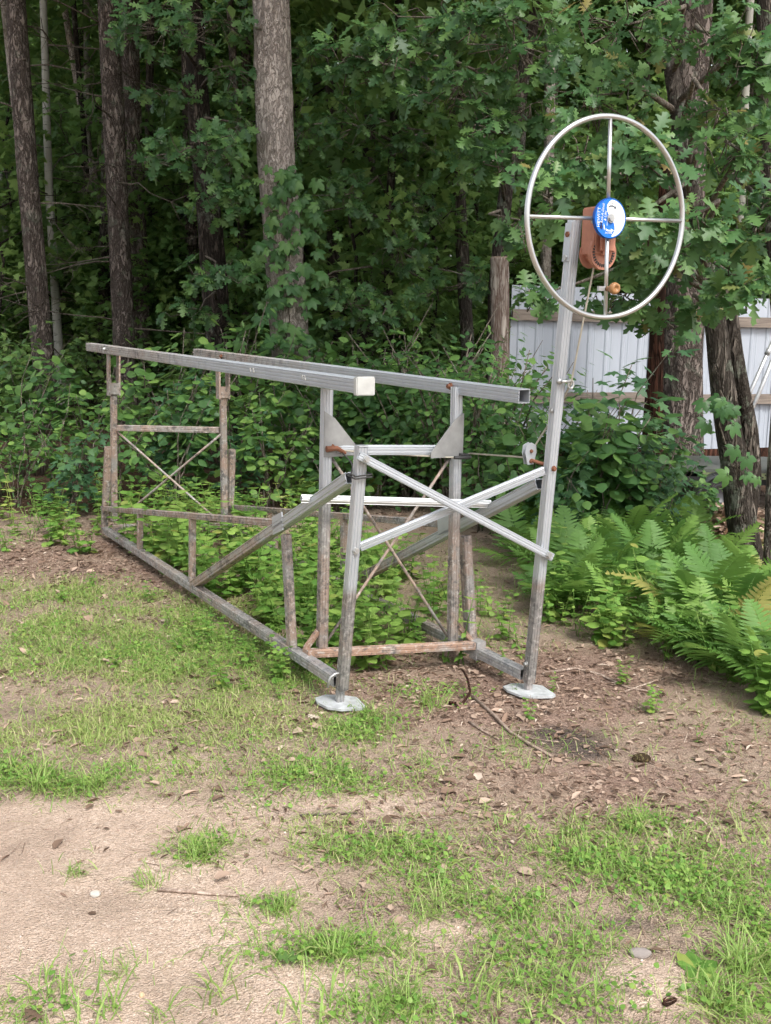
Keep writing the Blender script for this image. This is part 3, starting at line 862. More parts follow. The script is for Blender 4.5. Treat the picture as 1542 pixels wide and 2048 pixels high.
for i in range(64):
    Y = 21 + 22 * (i / 64) + rg.uniform(-1, 1)
    x = rg.uniform(-.55, .55) * (Y + 4)
    put(BIG[rg.integers(3)], used, (x, Y, hz(x, Y)), rg.uniform(0, 6.28), rg.uniform(.9, 1.35) * (1 + (Y - 20) * .012), *G7)
G8 = ('distant straight trunk among the leaves of the wood', 'distant trunks in the wood')
for i in range(52):
    Y = rg.uniform(16.5, 32)
    x = rg.uniform(-.5, .45) * Y
    z1 = 9.0
    t = thing('distant_tree', G8[0], 'tree', (x, Y, hz(x, Y)), 0, G8[1])
    ln = rg.normal() * .06
    link('trunk', trunk_mesh('trunk', [(0, 0, -.1), (ln * 4, 0, 4), (ln * 9, 0, z1)], [rg.uniform(.06, .14), .075, .05], MAT[('pine_bark', 'oak_bark', 'pine_bark_dark', 'birch_bark')[i % 4]], 12, 24, .05, .2, 6, i), t)
    if i % 2: continue
    c = link('crown', CROWN_TALL[i % 3], t)
    c.location = (ln * 9, 0, z1 + 1.2); c.rotation_euler = (0, 0, rg.uniform(0, 6)); s = rg.uniform(1.0, 1.4); c.scale = (s, s, s)
n = 26000
Pp = np.stack([rng.uniform(-34, 34, n), rng.uniform(45, 54, n), rng.uniform(-.5, 19, n)], -1)
Mm = frames(unit(rng.normal(size=(n, 3))), unit(rng.normal(size=(n, 3)) * .5 + [0, -.6, .8]), rng.uniform(.6, 1.2, n))
tag(link('far_woods', bulk('far_woods', [(SIMPLE, Mm, Pp, rng.random(n))], MAT['woods_leaf'])), 'green mass of far-off trees closing the wood', 'woods', kind='stuff')

# ------------------------------------------------------------------ white metal fence and log post
FA, FB = at(1018, 700, 11.8), at(1600, 700, 13.1)
fd = Vector((FB.x - FA.x, FB.y - FA.y, 0)); FLEN = fd.length; fd.normalize()
fn = Vector((fd.y, -fd.x, 0))
if fn.y > 0: fn = -fn
k = NT('fence_sheet')
co = k.coord('Object')
k.set(k.mix(k.ramp(k.noise(k.scale(co, 6, 6, .7), 2, 4), (.4, 0.0), (.8, .35)), (.42, .455, .515), (.35, .38, .43)), .45, .05, .4)
MAT['fence_sheet'] = k.m
k = NT('weathered_board')
co = k.coord('Object')
k.set(k.ramp(k.noise(k.scale(co, 1.2, 1.2, 26), 2.5, 5, .7), (.3, (.13, .105, .09)), (.7, (.31, .26, .22))), .85, 0, .2)
k.bump(k.noise(k.scale(co, 1.2, 1.2, 40), 3, 4), .4, .006)
MAT['weathered_board'] = k.m
fence = thing('metal_fence', 'pale ribbed sheet metal fence with wooden rails at the right', 'fence', (FA.x, FA.y, hz(FA.x, FA.y)), math.atan2(fd.y, fd.x))
pw = .93
npan = int(FLEN / pw) + 1
for i in range(npan):
    prof, x = [], .006
    while x < pw - .006:
        prof += [(x, 0), (x + .085, 0), (x + .100, .014), (x + .125, .014), (x + .140, 0), (x + .180, 0), (x + .187, .004), (x + .194, 0)]
        x += .230
    prof = [p for p in prof if p[0] <= pw - .006]
    prof.append((pw + .012, 0))
    top = 2.06 - .10 * (i * pw / FLEN) + (.02, -.015, .005)[i % 3]
    V, F = [], []
    for (a, b) in prof:
        for zz in (.04, top):
            V.append((i * pw + a, -b + (.012 if i % 2 else 0), zz)); 
    m = len(prof)
    F = [(2 * j, 2 * j + 2, 2 * j + 3, 2 * j + 1) for j in range(m - 1)]
    o = part('panel', V, F, MAT['fence_sheet'], fence)
    sm = o.modifiers.new('thickness', 'SOLIDIFY'); sm.thickness = .004; sm.offset = 1
for z in (1.76, .80, .10):
    for j in range(2):
        a, b = (0, FLEN * .5 - .004) if j == 0 else (FLEN * .5 + .004, FLEN)
        v, f = box(((a + b) / 2, -.05, z - .03 * (j + .5)), ((b - a) / 2, 0, 0), (0, .02, 0), (0, 0, .062 if z > .2 else .07))
        part('rail', v, f, MAT['weathered_board' if z > .2 else 'red_bark'], fence)
# log post
p = at(998, 900, 11.55)
lp = thing('log_post', 'tall weathered log post sawn flat at the left end of the fence', 'post', (p.x - .0, p.y, hz(p.x, p.y)))
tp = at(1000, 516, 11.55)
lm_ = trunk_mesh('post', [(0, 0, -.1), (-.02, 0, 1.2), (tp.x - p.x, 0, tp.z - lp.location.z)], [.112, .108, .103], MAT['grey_wood'], 40, 90, .06, 0, 14, 5)
link('log', lm_, lp)
v, f = tube_path([(tp.x - p.x, 0, tp.z - lp.location.z - .004), (tp.x - p.x, 0, tp.z - lp.location.z + .012)], .100, 24)
part('sawn_top', v, f, MAT['pale_twig'], lp)

# ------------------------------------------------------------------ low trailer glimpsed behind the pine
def plain(name, col, rough=.5, metal=0.0, spec=.4, var=.15, sc_=20):
    k = NT(name)
    n_ = k.noise(k.coord('Object'), sc_, 4)
    k.set(k.mix(k.ramp(n_, (.35, 0.0), (.75, 1.0)), col, tuple(q * (1 - var * 2.2) for q in col)), rough, metal, spec)
    return k.m
MAT['black'] = plain('black_rubber', (.018, .018, .018), .7)
MAT['olive'] = plain('olive_paint', (.17, .20, .10), .5)
MAT['white'] = plain('white_plastic', (.52, .52, .50), .5, var=.10)
MAT['red_lens'] = plain('red_lens', (.26, .01, .01), .3)
tr0 = at(1318, 990, 9.15)
tr = thing('utility_trailer', 'low dark trailer with olive perforated side glimpsed behind the broad pine', 'trailer', (tr0.x, 9.15, hz(tr0.x, 9.15)))
v, f = box((.75, .5, .27), (.74, 0, 0), (0, .5, 0), (0, 0, .035)); part('deck_frame', v, f, MAT['black'], tr)
v, f = box((.75, .5, .365), (.76, 0, 0), (0, .52, 0), (0, 0, .012)); part('deck_edge', v, f, plain('grey_edge', (.09, .095, .085), .5), tr)
v, f = join(box((.86, -.022, .322), (.48, 0, 0), (0, .006, 0), (0, 0, .028)))
sp = part('side_panel', v, f, MAT['olive'], tr)
for i in range(16):
    for j in range(2):
        v, f = tube_path([(.44 + i * .055 + j * .027, -.0282, .312 + j * .022), (.44 + i * .055 + j * .027, -.034, .312 + j * .022)], .0075, 10)
        part('hole', v, f, MAT['black'], sp)
v, f = [], []
for i in range(13):
    a = math.pi * (i / 12)
    for y in (-.20, -.03):
        for r_ in (.21, .225):
            v.append((.52 + math.cos(a) * r_, y, .13 + math.sin(a) * r_))
for i in range(12):
    o = i * 4
    f += [(o, o + 1, o + 5, o + 4), (o + 2, o + 6, o + 7, o + 3), (o + 1, o + 3, o + 7, o + 5), (o, o + 4, o + 6, o + 2)]
part('fender', v, f, plain('dark_grey_paint', (.06, .065, .07), .35), tr, True)
def ring_solid(c, ax, prof, n_=32):
    """lathe profile [(radius, along)] about axis ax through c"""
    ax = Vector(ax).normalized(); x = ax.orthogonal().normalized(); y = ax.cross(x); c = Vector(c)
    V, F, m = [], [], len(prof)
    for i in range(n_):
        a = 2 * math.pi * i / n_
        e = x * math.cos(a) + y * math.sin(a)
        V += [c + e * r_ + ax * h for r_, h in prof]
    for i in range(n_):
        for j in range(m - 1):
            a, b = i * m + j, ((i + 1) % n_) * m + j
            F.append((a, b, b + 1, a + 1))
    return V, F
wv, wf = ring_solid((.52, -.11, .175), (0, 1, 0), [(.10, -.06), (.165, -.062), (.182, -.045), (.182, .045), (.165, .062), (.10, .06)])
wh = part('wheel', wv, wf, MAT['black'], tr, True)
wv, wf = ring_solid((.52, -.11, .175), (0, 1, 0), [(.0, -.03), (.06, -.03), (.075, -.05), (.104, -.055), (.104, .05)])
part('rim', wv, wf, plain('dark_rim', (.05, .05, .055), .4), wh, True)
v, f = box((.012, -.03, .24), (.025, 0, 0), (0, .02, 0), (0, 0, .045)); part('tail_light', v, f, MAT['red_lens'], tr)
v, f = box((.012, -.03, .165), (.025, 0, 0), (0, .014, 0), (0, 0, .02)); part('plate', v, f, MAT['white'], tr)

# slim tubes leaning at the right edge
MAT['dull_alu'] = plain('dull_aluminium', (.62, .63, .64), .38, .6)
b0 = at(1440, 915, 9.45)
tb = thing('leaning_tubes', 'pair of slim aluminium tubes leaning over the trailer at the right edge', 'tubes', (b0.x, b0.y, b0.z))
bl = Vector(tb.location)
for (x0, y0), (x1, y1) in (((1441, 918), (1562, 645)), ((1463, 919), (1578, 640))):
    v, f = tube_path([at(x0, y0, 9.45) - bl, at(x1, y1, 9.6) - bl], .019, 12); part('tube', v, f, MAT['dull_alu'], tb, True)
v, f = tube_path([at(1534, 709, 9.56) - bl, at(1539, 697, 9.57) - bl], .026, 12); part('collar', v, f, MAT['dull_alu'], tb, True)

# heap of dead leaves beside the trailer
hp = at(1455, 1045, 7.9)
lpz = hz(hp.x, hp.y)
heap = thing('leaf_heap', 'low heap of brown dead leaves with moss between pine and twin-stemmed oak', 'leaf heap', (hp.x, hp.y, lpz))
HV, HF = [], []
for i in range(13):
    for j in range(13):
        x, y = (i - 6) / 6 * .5, (j - 6) / 6 * .45
        r2 = (x / .5) ** 2 + (y / .45) ** 2
        HV.append((x, y, max(0, .24 * (1 - r2)) * (.8 + .5 * random.random()) - .03))
for i in range(12):
    for j in range(12):
        a = i * 13 + j
        HF.append((a, a + 13, a + 14, a + 1))
k = NT('mossy_mound')
k.set(k.mix(k.ramp(k.noise(k.coord('Object'), 6, 4), (.45, 0.0), (.6, 1.0)), (.12, .065, .035), (.07, .10, .025)), .95)
part('mound', HV, HF, k.m, heap, True)
n = 420
r_ = np.sqrt(rng.random(n)); a_ = rng.random(n) * 6.28
hx, hy = r_ * np.cos(a_) * .48, r_ * np.sin(a_) * .43
P_ = np.stack([hx, hy, .24 * (1 - r_ ** 2) + .0], -1)
o = link('dead_leaves', bulk('dead_leaves', [(DRYLEAF, frames(unit(rng.normal(size=(n, 3)) * [1, 1, .3]), unit(rng.normal(size=(n, 3)) * .5 + [0, -.3, 1]), rng.uniform(.05, .10, n)), P_, rng.random(n))], MAT['dead_leaf']), heap)
o['kind'] = 'stuff'

# ------------------------------------------------------------------ the boat lift
def alu(name, axis, lo, hi, base=.0, rust=.3, chalk=.5, dim=1.0, metal=.45):
    """weathered ribbed aluminium; grime grows from lo to hi along lift axis 0=across 1=length 2=height"""
    k = NT(name)
    co = k.coord('Object')
    n1 = k.noise(co, 7, 5, .65); n2 = k.noise(co, 42, 7, .72); n3 = k.noise(k.scale(co, 60, 60, 5), 1, 3)
    x = k.sep(co)[axis]
    x = k.math('ADD', x, k.math('MULTIPLY', k.math('SUBTRACT', n1, .5), .35 * abs(hi - lo) + .05))
    g = k.new('ShaderNodeMapRange', interpolation_type='SMOOTHSTEP')
    k.put(g.inputs['Value'], x)
    g.inputs['From Min'].default_value = min(lo, hi); g.inputs['From Max'].default_value = max(lo, hi)
    gg = g.outputs[0]
    if hi < lo: gg = k.math('SUBTRACT', 1.0, gg)
    gg = k.math('MAXIMUM', gg, base)
    clean = k.mix(n1, (.60, .635, .68), (.50, .53, .57))
    clean = k.mix(k.ramp(n2, (.60, 0.0), (.75, .35)), clean, (.40, .40, .40))
    n4 = k.noise(co, 15, 5, .7)
    film = k.mix(n1, tuple(q * dim for q in (.41, .385, .355)), tuple(q * dim for q in (.24, .21, .185)))
    film = k.mix(k.math('MULTIPLY', k.ramp(n1, (.50 - .2 * rust, 0.0), (.66 - .2 * rust, 1.0)), min(1.0, rust)), film, (.38, .225, .145))
    film = k.mix(k.math('MULTIPLY', k.ramp(n2, (.54, 0.0), (.66, 1.0)), chalk), film, (.60, .57, .53))
    film = k.mix(k.math('MULTIPLY', k.ramp(k.math('ADD', k.math('MULTIPLY', n2, .5), k.math('MULTIPLY', n4, .5)), (.42, 1.0), (.49, 0.0)), .85), film, (.075, .066, .06))
    fac = k.math('MULTIPLY', gg, .93, clamp=True)
    c = k.mix(fac, clean, film)
    k.set(c, k.math('ADD', .32, k.math('MULTIPLY', fac, .3)), k.math('MULTIPLY', k.math('SUBTRACT', 1.05, fac), metal, clamp=True), .4)
    k.bump(n2, .12, .003)
    return k.m
A_LEG = alu('aluminium_leg', 2, .58, .51, 0, .3, .6, .62)
A_CLEAN = alu('aluminium_clean', 2, -3, -4, .08, .1)
A_SWING = alu('aluminium_swing_post', 2, 1.12, .55, .05, .5, .7, .75)
A_OLD = alu('aluminium_old', 2, 3, 2, .92, .6, .75, .82)
A_BASE = alu('aluminium_base', 1, -.5, .6, .75, .35, .8, .9)
A_RAIL = alu('aluminium_rail', 1, .9, 3.0, .12, .25, .45)
A_STRUT = alu('aluminium_strut', 1, .2, 1.1, .12, .6, .45)
A_RUST = alu('aluminium_rusty', 2, 3, 2, .95, 1.0, .8)
RUST = plain('rusty_bolt', (.22, .09, .05), .8)
ZINC = plain('zinc_bolt', (.58, .58, .57), .4, .7)
CABLE = plain('steel_cable', (.50, .46, .38), .5, .4)
BLACKCABLE = plain('dark_cable', (.05, .05, .05), .6)

lift = thing('boat_lift', 'weathered aluminium boat lift frame with big hand wheel on a tall post', 'boat lift', (-.18137, 4.08046, hz(-.18137, 4.08046)), .529587)
dz0 = lift.location.z
def profile(w, d, ribs=4, dep=.0026):
    """outer outline of a ribbed square extrusion"""
    P = []
    def side(a, b, n_):
        a, b = np.array(a), np.array(b)
        t = (b - a) / np.linalg.norm(b - a); nrm = np.array([t[1], -t[0]]); L = np.linalg.norm(b - a)
        c = .004
        P.append(a + t * c)
        for i in range(n_):
            m = L * (i + .5) / n_ + L * .0
            g = L / n_ * .24
            P.extend([a + t * (m - g), a + t * (m - g * .6) - nrm * dep, a + t * (m + g * .6) - nrm * dep, a + t * (m + g)])
        P.append(b - t * c)
    hw, hd = w / 2, d / 2
    side((-hw, -hd), (hw, -hd), ribs); side((hw, -hd), (hw, hd), max(2, ribs - 1)); side((hw, hd), (-hw, hd), ribs); side((-hw, hd), (-hw, -hd), max(2, ribs - 1))
    return np.array(P)
def rtube(p0, p1, w, d=None, front=(0, -1, 0), ribs=4, wall=.0045, solid=False):
    d = d or w
    p0, p1 = Vector(p0), Vector(p1)
    ax = (p1 - p0).normalized()
    f = Vector(front); f = (f - ax * f.dot(ax)).normalized()
    x = f.cross(ax).normalized()
    if abs(x.x) > .3 and x.x < 0: pass
    O = profile(w, d, ribs)
    s = np.array([1 - 2 * wall / w, 1 - 2 * wall / d])
    I = np.clip(O, [-w / 2 + wall, -d / 2 + wall], [w / 2 - wall, d / 2 - wall])
    n_ = len(O)
    V = []
    for base_, ring in ((p0, O), (p1, O), (p1, I), (p0, I)):
        V += [base_ + x * a - f * b for a, b in ring]
    F = []
    for q_ in range(4):
        for i in range(n_):
            j = (i + 1) % n_
            a, b = q_ * n_, ((q_ + 1) % 4) * n_
            F.append((a + i, a + j, b + j, b + i))
    return V, F
def lpart(name, vf, mat, parent=None, smooth=False):
    return part(name, vf[0], vf[1], mat, parent or lift, smooth)
def bolt(c, d, r=.011, h=.012, mat=None, parent=None, nm='bolt'):
    c, d = Vector(c), Vector(d).normalized()
    v, f = join(tube_path([c, c + d * h * .35], r * 1.35, 12), tube_path([c, c + d * h], r, 6))
    return part(nm, v, f, mat or ZINC, parent or lift)
W = .829
TW = .044
# corner posts with telescoping feet and pads
pl0, pl1 = Vector((0, -.0168, .087)), Vector((0, -.1616, 1.1456))
pr0, pr1 = Vector((W, -.2459, .0532)), Vector((W, -.4024, 2.0482))
cpost = lpart('corner_post', rtube(pl0, pl1, TW, ribs=3), A_LEG)
v, f = box(pl1 + Vector((0, 0, .002)), (TW / 2 - .001, 0, 0), (0, TW / 2 - .001, 0), (0, 0, .0025)); part('cap', v, f, A_CLEAN, cpost)
cpost['label'] = 'short front corner post, dark and blotchy below'
wpost = lpart('winch_post', rtube(pr0, pr1, TW, ribs=3), A_LEG)
wpost['label'] = 'tall post that carries the winch and wheel'
lpart('foot_tube', rtube(pl0 + Vector((.0, .004, .07)), (0, .008, .0), .032, ribs=2), A_BASE)
lpart('foot_tube', rtube(pr0 + Vector((.0, .004, .07)), (W, -.2424, -.0), .032, ribs=2), A_BASE)
def pad(c, rot, nm='foot_pad'):
    pts = [(-.115, .02), (-.08, .065), (-.01, .075), (.06, .07), (.125, -.02), (.115, -.045), (.03, -.085), (-.03, -.08), (-.09, -.03)]
    cr, sr = math.cos(rot), math.sin(rot)
    V = []
    for z_, s in ((-.006, 1.0), (.004, 1.0)):
        for a, b in pts:
            bend = .004 * (a / .12) ** 2
            V.append((c[0] + (a * cr - b * sr) * s, c[1] + (a * sr + b * cr) * s, c[2] + z_ + .008 - bend))
    n_ = len(pts)
    V += [(c[0], c[1], c[2] + .002), (c[0], c[1], c[2] + .014)]
    F = [(i, (i + 1) % n_, n_ + (i + 1) % n_, n_ + i) for i in range(n_)] + [(n_ + i, n_ + (i + 1) % n_, 2 * n_ + 1) for i in range(n_)] + [((i + 1) % n_, i, 2 * n_) for i in range(n_)]
    return V, F
A_PAD = plain('galvanised_pad', (.56, .58, .59), .5, .1, var=.2, sc_=30)
lpart('foot_pad', pad((0, .008, .012), -.75), A_PAD)
lpart('foot_pad', pad((W, -.242, hz(.657, 4.29) - dz0 + .012), -.75), A_PAD)
# base rails, struts, side rails, short uprights
SIDE = (-1, 0, 0)
lpart('base_rail', rtube((0, .02, .112), (0, 3.81, .076), .05, .05, SIDE, 3), A_BASE)
lpart('base_rail', rtube((W, -.21, .079), (W, 3.46, .076), .05, .05, SIDE, 3), A_BASE)
def lerp(a, b, t): return Vector(a).lerp(Vector(b), t)
sl0, sl1 = Vector((0, 1.85, .105)), Vector((0, -.075, 1.008))
sr0, sr1 = Vector((W, 1.47, .105)), Vector((W, -.262, .957))
lpart('diagonal_strut', rtube(sl0, sl1, .05, .05, SIDE, 2), A_STRUT)
lpart('diagonal_strut', rtube(sr0, sr1, .05, .05, SIDE, 2), A_STRUT)
def sideL(v_): return Vector((0, v_, np.interp(v_, [.59, 1.85, 3.9], [.70, .522, .2245])))
def sideR(v_): return Vector((W, v_, np.interp(v_, [.445, 1.54, 3.41], [.652, .506, .2536])))
lpart('side_rail', rtube(sideL(.66), sideL(3.86), .036, .036, SIDE, 2), A_OLD)
lpart('side_rail', rtube(sideR(.47), sideR(3.40), .036, .036, SIDE, 2), A_OLD)
for (u_, y_, sl_) in ((0, .60, .70), (W, .44, .653)):
    v, f = box((u_ - .022, y_, sl_), (.003, 0, 0), (0, .055, -.022), (0, .006, .042)); lpart('bracket_plate', (v, f), A_CLEAN)
lpart('short_upright', rtube((0, 2.92, .095), (0, 2.894, .35), .036, .036, SIDE, 2), A_OLD)
lpart('short_upright', rtube((0, 1.875, .115), (0, 1.85, .505), .036, .036, SIDE, 2), A_OLD)
lpart('short_upright', rtube((W, 1.536, .10), (W, 1.544, .49), .036, .036, SIDE, 2), A_OLD)
lpart('short_upright', rtube((W, 2.55, .10), (W, 2.545, .35), .036, .036, SIDE, 2), A_OLD)
lpart('slanted_brace', rtube((0, .488, .125), (0, .553, .655), .05, .036, SIDE, 3), A_SWING)
lpart('slanted_brace', rtube((W, .2114, .105), (W, .292, .625), .055, .045, SIDE, 3), A_SWING)
lpart('rear_stub', rtube((0, 3.84, .06), (0, 3.652, .716), .045, .045, (0, -1, 0), 2), A_OLD)
lpart('rear_stub', rtube((W, 3.385, .06), (W, 3.3247, .70), .045, .045, (0, -1, 0), 2), A_OLD)
lpart('rear_crossbar', rtube((.028, 3.70, .105), (W - .028, 3.42, .105), .05, .05, (0, -1, 0), 3), A_OLD)
# swinging frames
fl0, fl1 = Vector((.095, .3646, .150)), Vector((.095, .329, 1.375))
fr0, fr1 = Vector((.734, .2323, .125)), Vector((.734, .2592, 1.345))
lpart('swing_post', rtube(fl0, fl1, .044, ribs=3), A_SWING)
lpart('swing_post', rtube(fr0, fr1, .044, ribs=3), A_SWING)
def on(a, b, z): return a.lerp(b, (z - a.z) / (b.z - a.z))
ca, cb = on(fl0, fl1, 1.070), on(fr0, fr1, 1.050)
cd = (cb - ca).normalized()
lpart('swing_crossbar', rtube(ca + cd * .03, cb - cd * .03, .043, .045, (0, -1, 0), 3), A_CLEAN)
def gusset(p, s, h=.175, w=.155):
    p = Vector(p)
    y = -.0235
    P = [(-.022 * s, -.028), (w * s, -.028), (w * s, -.002), (.03 * s, h * .82), (-.022 * s, h)]
    V = [p + Vector((a, y + dy, b)) for dy in (0, -.005) for a, b in P]
    n_ = 5
    F = [tuple(range(n_ - 1, -1, -1)), tuple(range(n_, 2 * n_))] + [(i, (i + 1) % n_, n_ + (i + 1) % n_, n_ + i) for i in range(n_)]
    return V, F
A_GUS = plain('gusset_aluminium', (.34, .34, .335), .5, .3, var=.15, sc_=14)
lpart('gusset_plate', gusset(ca, 1), A_GUS)
lpart('gusset_plate', gusset(cb, -1), A_GUS)
xa0, xa1 = Vector((0.0, .401, .128)), Vector((W, .194, .108))
xdir = (xa1 - xa0).normalized()
lpart('pivot_crossbar', rtube(xa0 + Vector((.02, -.045, .004)), xa1 + Vector((-.0, -.045, .004)), .036, .045, (0, -1, 0), 3), A_RUST)
v, f = box(xa1 + Vector((.0, -.04, -.02)), (.026, 0, 0), (0, .03, 0), (0, 0, .045)); lpart('pivot_bracket', (v, f), A_BASE)
v, f = box(xa0 + Vector((.02, -.045, -.005)), (.014, 0, 0), (0, .03, 0), (0, 0, .03)); lpart('pivot_bracket', (v, f), A_RUST)
lpart('corner_brace', rtube(xa0 + Vector((.02, -.02, .02)), fl0 + Vector((-.02, .0, .08)), .022, .03, (0, -1, 0), 2), A_RUST)
lpart('corner_brace', rtube(xa1 + Vector((-.02, -.02, .02)), fr0 + Vector((.02, .0, .08)), .022, .03, (0, -1, 0), 2), A_RUST)
def rod(a, b, r=.0075, m=None, bend=0):
    a, b = Vector(a), Vector(b)
    pts = [a.lerp(b, t) + Vector((0, bend * math.sin(math.pi * t), 0)) for t in (0, .25, .5, .75, 1)]
    return lpart('tie_rod', tube_path(pts, r, 8), m or A_OLD, smooth=True)
rod(ca + Vector((.03, .012, -.03)), fr0 + Vector((-.02, .012, .02)))
rod(cb + Vector((-.03, -.004, -.03)), fl0 + Vector((.02, -.004, .02)))
bl0, bl1 = Vector((.095, 3.91, .12)), Vector((.095, 3.80, 1.17))
br0, br1 = Vector((.734, 3.25, .12)), Vector((.734, 3.246, 1.16))
lpart('rear_swing_post', rtube(bl0, bl1, .044, ribs=3), A_OLD)
lpart('rear_swing_post', rtube(br0, br1, .044, ribs=3), A_OLD)
da, db = on(bl0, bl1, .838), on(br0, br1, .853)
dd = (db - da).normalized()
lpart('rear_swing_crossbar', rtube(da + dd * .03, db - dd * .03, .043, .045, (0, -1, 0), 3), A_OLD)
rod(da + dd * .03 + Vector((0, .0, -.03)), br0 + Vector((-.02, 0, .04)), .0085, bend=-.0)
rod(db - dd * .03 + Vector((0, -.02, -.03)), bl0 + Vector((.02, -.02, .0)), .0085)
for (q0, q1, s) in ((bl0, bl1, 1.40), (br0, br1, 1.375)):            # forked channel that holds the bunk rail
    for sd_ in (-1, 1):
        a = on(q0, q1, 1.08) + Vector((sd_ * .036, 0, 0)); b = on(q0, q1, s) + Vector((sd_ * .036, 0, 0))
        v, f = box((a + b) / 2, (.006, 0, 0), (0, .034, 0), (b - a) / 2); lpart('fork_plate', (v, f), A_OLD)
    a = on(q0, q1, 1.09) + Vector((0, -.0335, 0)); b = on(q0, q1, 1.17) + Vector((0, -.0335, 0))
    v, f = box((a + b) / 2, (.029, 0, 0), (0, .004, 0), (b - a) / 2); lpart('fork_web', (v, f), A_OLD)
# bunk rails
UP = (0, 0, 1)
ra0, ra1 = Vector((.07, 4.36, 1.42)), Vector((.07, -.04, 1.3758))
rb0, rb1 = Vector((.759, 3.85, 1.391)), Vector((.759, -.2155, 1.3325))
bra = lpart('bunk_rail', rtube(ra0, ra1, .062, .062, SIDE, 4), A_RAIL)
bra['label'] = 'left bunk rail with white end cap'
brb = lpart('bunk_rail', rtube(rb0, rb1, .062, .062, SIDE, 4), A_RAIL)
brb['label'] = 'right bunk rail with open square end'
bm_v, bm_f = [], []
rd = (ra1 - ra0).normalized()
import bmesh
bm = bmesh.new()
bmesh.ops.create_cube(bm, size=1.0)
for vv in bm.verts:
    vv.co = Vector((vv.co.x * .086, vv.co.y * .03, vv.co.z * .076))
bmesh.ops.bevel(bm, geom=list(bm.edges), offset=.004, segments=2, affect='EDGES')
cm_ = bpy.data.meshes.new('end_cap'); bm.to_mesh(cm_); bm.free()
cm_.materials.append(MAT['white'])
ec = link('end_cap', cm_, lift); ec.location = ra1 + rd * .012
tapem = MAT['white']
for t_, w_ in ((.425, .012), (.245, .010)):
    pass
for v_, dv in ((1.02, .016), (1.06, .008), (.46, .012), (.435, .008)):
    q_ = ra0.lerp(ra1, (4.36 - v_) / 4.40)
    v, f = box(q_ + Vector((-.0325, 0, .004)), (.0012, 0, 0), (0, dv * .5, 0), (0, .004, .011)); part('tape_scrap', v, f, MAT['white'], bra)
bolt(Vector((.759 - .031, .30, 1.345)), (-1, 0, 0), .012, .02, RUST)
bolt(Vector((.07 - .031, 3.79, 1.418)), (-1, 0, 0), .011, .014, ZINC)
bolt(Vector((.759 - .031, 3.25, 1.385)), (-1, 0, 0), .011, .014, RUST)
# bar between the struts, X braces between the corner posts
wa, wb = Vector((-.055, .275, .872)), Vector((W, .089, .812))
wdir = (wb - wa).normalized()
lpart('spreader_bar', rtube(wa, wb, .030, .03, (0, -.5, 1), 1), plain('bright_aluminium', (.74, .75, .76), .35, .5, var=.05))
def onL(z): return on(pl0, pl1, z)
def onR(z): return on(pr0, pr1, z)
F_ = Vector((0, -TW / 2, 0))
a, b = onL(1.10) + F_ + Vector((.0, -.013, 0)), onR(.658) + F_ + Vector((0, -.013, 0))
e = (b - a).normalized()
lpart('cross_brace', rtube(a - e * .03, b + e * .03, .034, .022, (0, -1, 0), 3), A_CLEAN)
bolt(a + Vector((0, -.011, 0)), (0, -1, 0), .011, .012); bolt(b + Vector((0, -.011, 0)), (0, -1, 0), .011, .012)
a, b = onL(.715) + Vector((.0, .0, 0)), onR(1.035) + Vector((0, .0, 0))
e = (b - a).normalized()
lpart('cross_brace', rtube(a + e * .03, b - e * .03, .034, .022, (0, -1, 0), 3), A_CLEAN)
bolt(onL(.715) + F_, (0, -1, 0), .011, .012); bolt(onR(1.035) + F_, (0, -1, 0), .009, .012, RUST)
bolt(onR(1.99) + Vector((-TW / 2, .0, 0)), (-1, 0, 0), .012, .012, RUST); bolt(onR(1.90) + Vector((-TW / 2, 0, 0)), (-1, 0, 0), .012, .014)
bolt(onR(1.28) + Vector((-TW / 2, 0, 0)), (-1, 0, 0), .008, .008)
a = onR(1.885) + Vector((-TW / 2 - .004, 0, 0)); b = onR(2.035) + Vector((-TW / 2 - .004, 0, 0))
lpart('splice_plate', box((a + b) / 2, (.003, 0, 0), (0, TW * .46, 0), (b - a) / 2), A_CLEAN)
# bent pin and ring at the feet
lpart('lock_pin', tube_path([onL(.165) + Vector((.01, .0, 0)), onL(.165) + Vector((-.04, 0, .0)), onL(.165) + Vector((-.062, .0, -.012)), onL(.165) + Vector((-.075, 0, -.055))], .0055, 8), ZINC, smooth=True)
bolt(onR(.145) + Vector((-TW / 2, 0, 0)), (-1, 0, 0), .008, .016)
# cable, pulley, eye bolt, hooks
pu = Vector((W - .045, -.235, 1.092))
for s in (-1, 1):
    P2 = [(.0, .045), (.026, .032), (.030, .0), (.016, -.05), (-.016, -.05), (-.030, 0.0), (-.026, .032)]
    V = [pu + Vector((a_, s * .011 + dy, b_)) for dy in (0, .003) for a_, b_ in P2]
    F2 = [tuple(range(6, -1, -1)), tuple(range(7, 14))] + [(i, (i + 1) % 7, 7 + (i + 1) % 7, 7 + i) for i in range(7)]
    pul = lpart('pulley_cheek', (V, F2), A_CLEAN)
lpart('pulley_wheel', ring_solid(pu, (0, 1, 0), [(.0, -.008), (.024, -.008), (.018, 0), (.024, .008), (0, .008)], 20), A_CLEAN, smooth=True)
bolt(pu + Vector((0, -.012, .008)), (0, -1, 0), .006, .008, RUST); bolt(pu + Vector((0, -.012, -.036)), (0, -1, 0), .006, .008, RUST)
lpart('pulley_link', tube_path([pu + Vector((0, 0, -.03)), onR(1.05) + Vector((-.02, .02, .0))], .008, 8), RUST)
eye = onR(1.40) + Vector((0, -TW / 2, 0))
tor = []
for i in range(13):
    a_ = 2 * math.pi * i / 12
    tor.append(eye + Vector((.030 + .014 * math.sin(a_), -.02, .018 * math.cos(a_) - .008)))
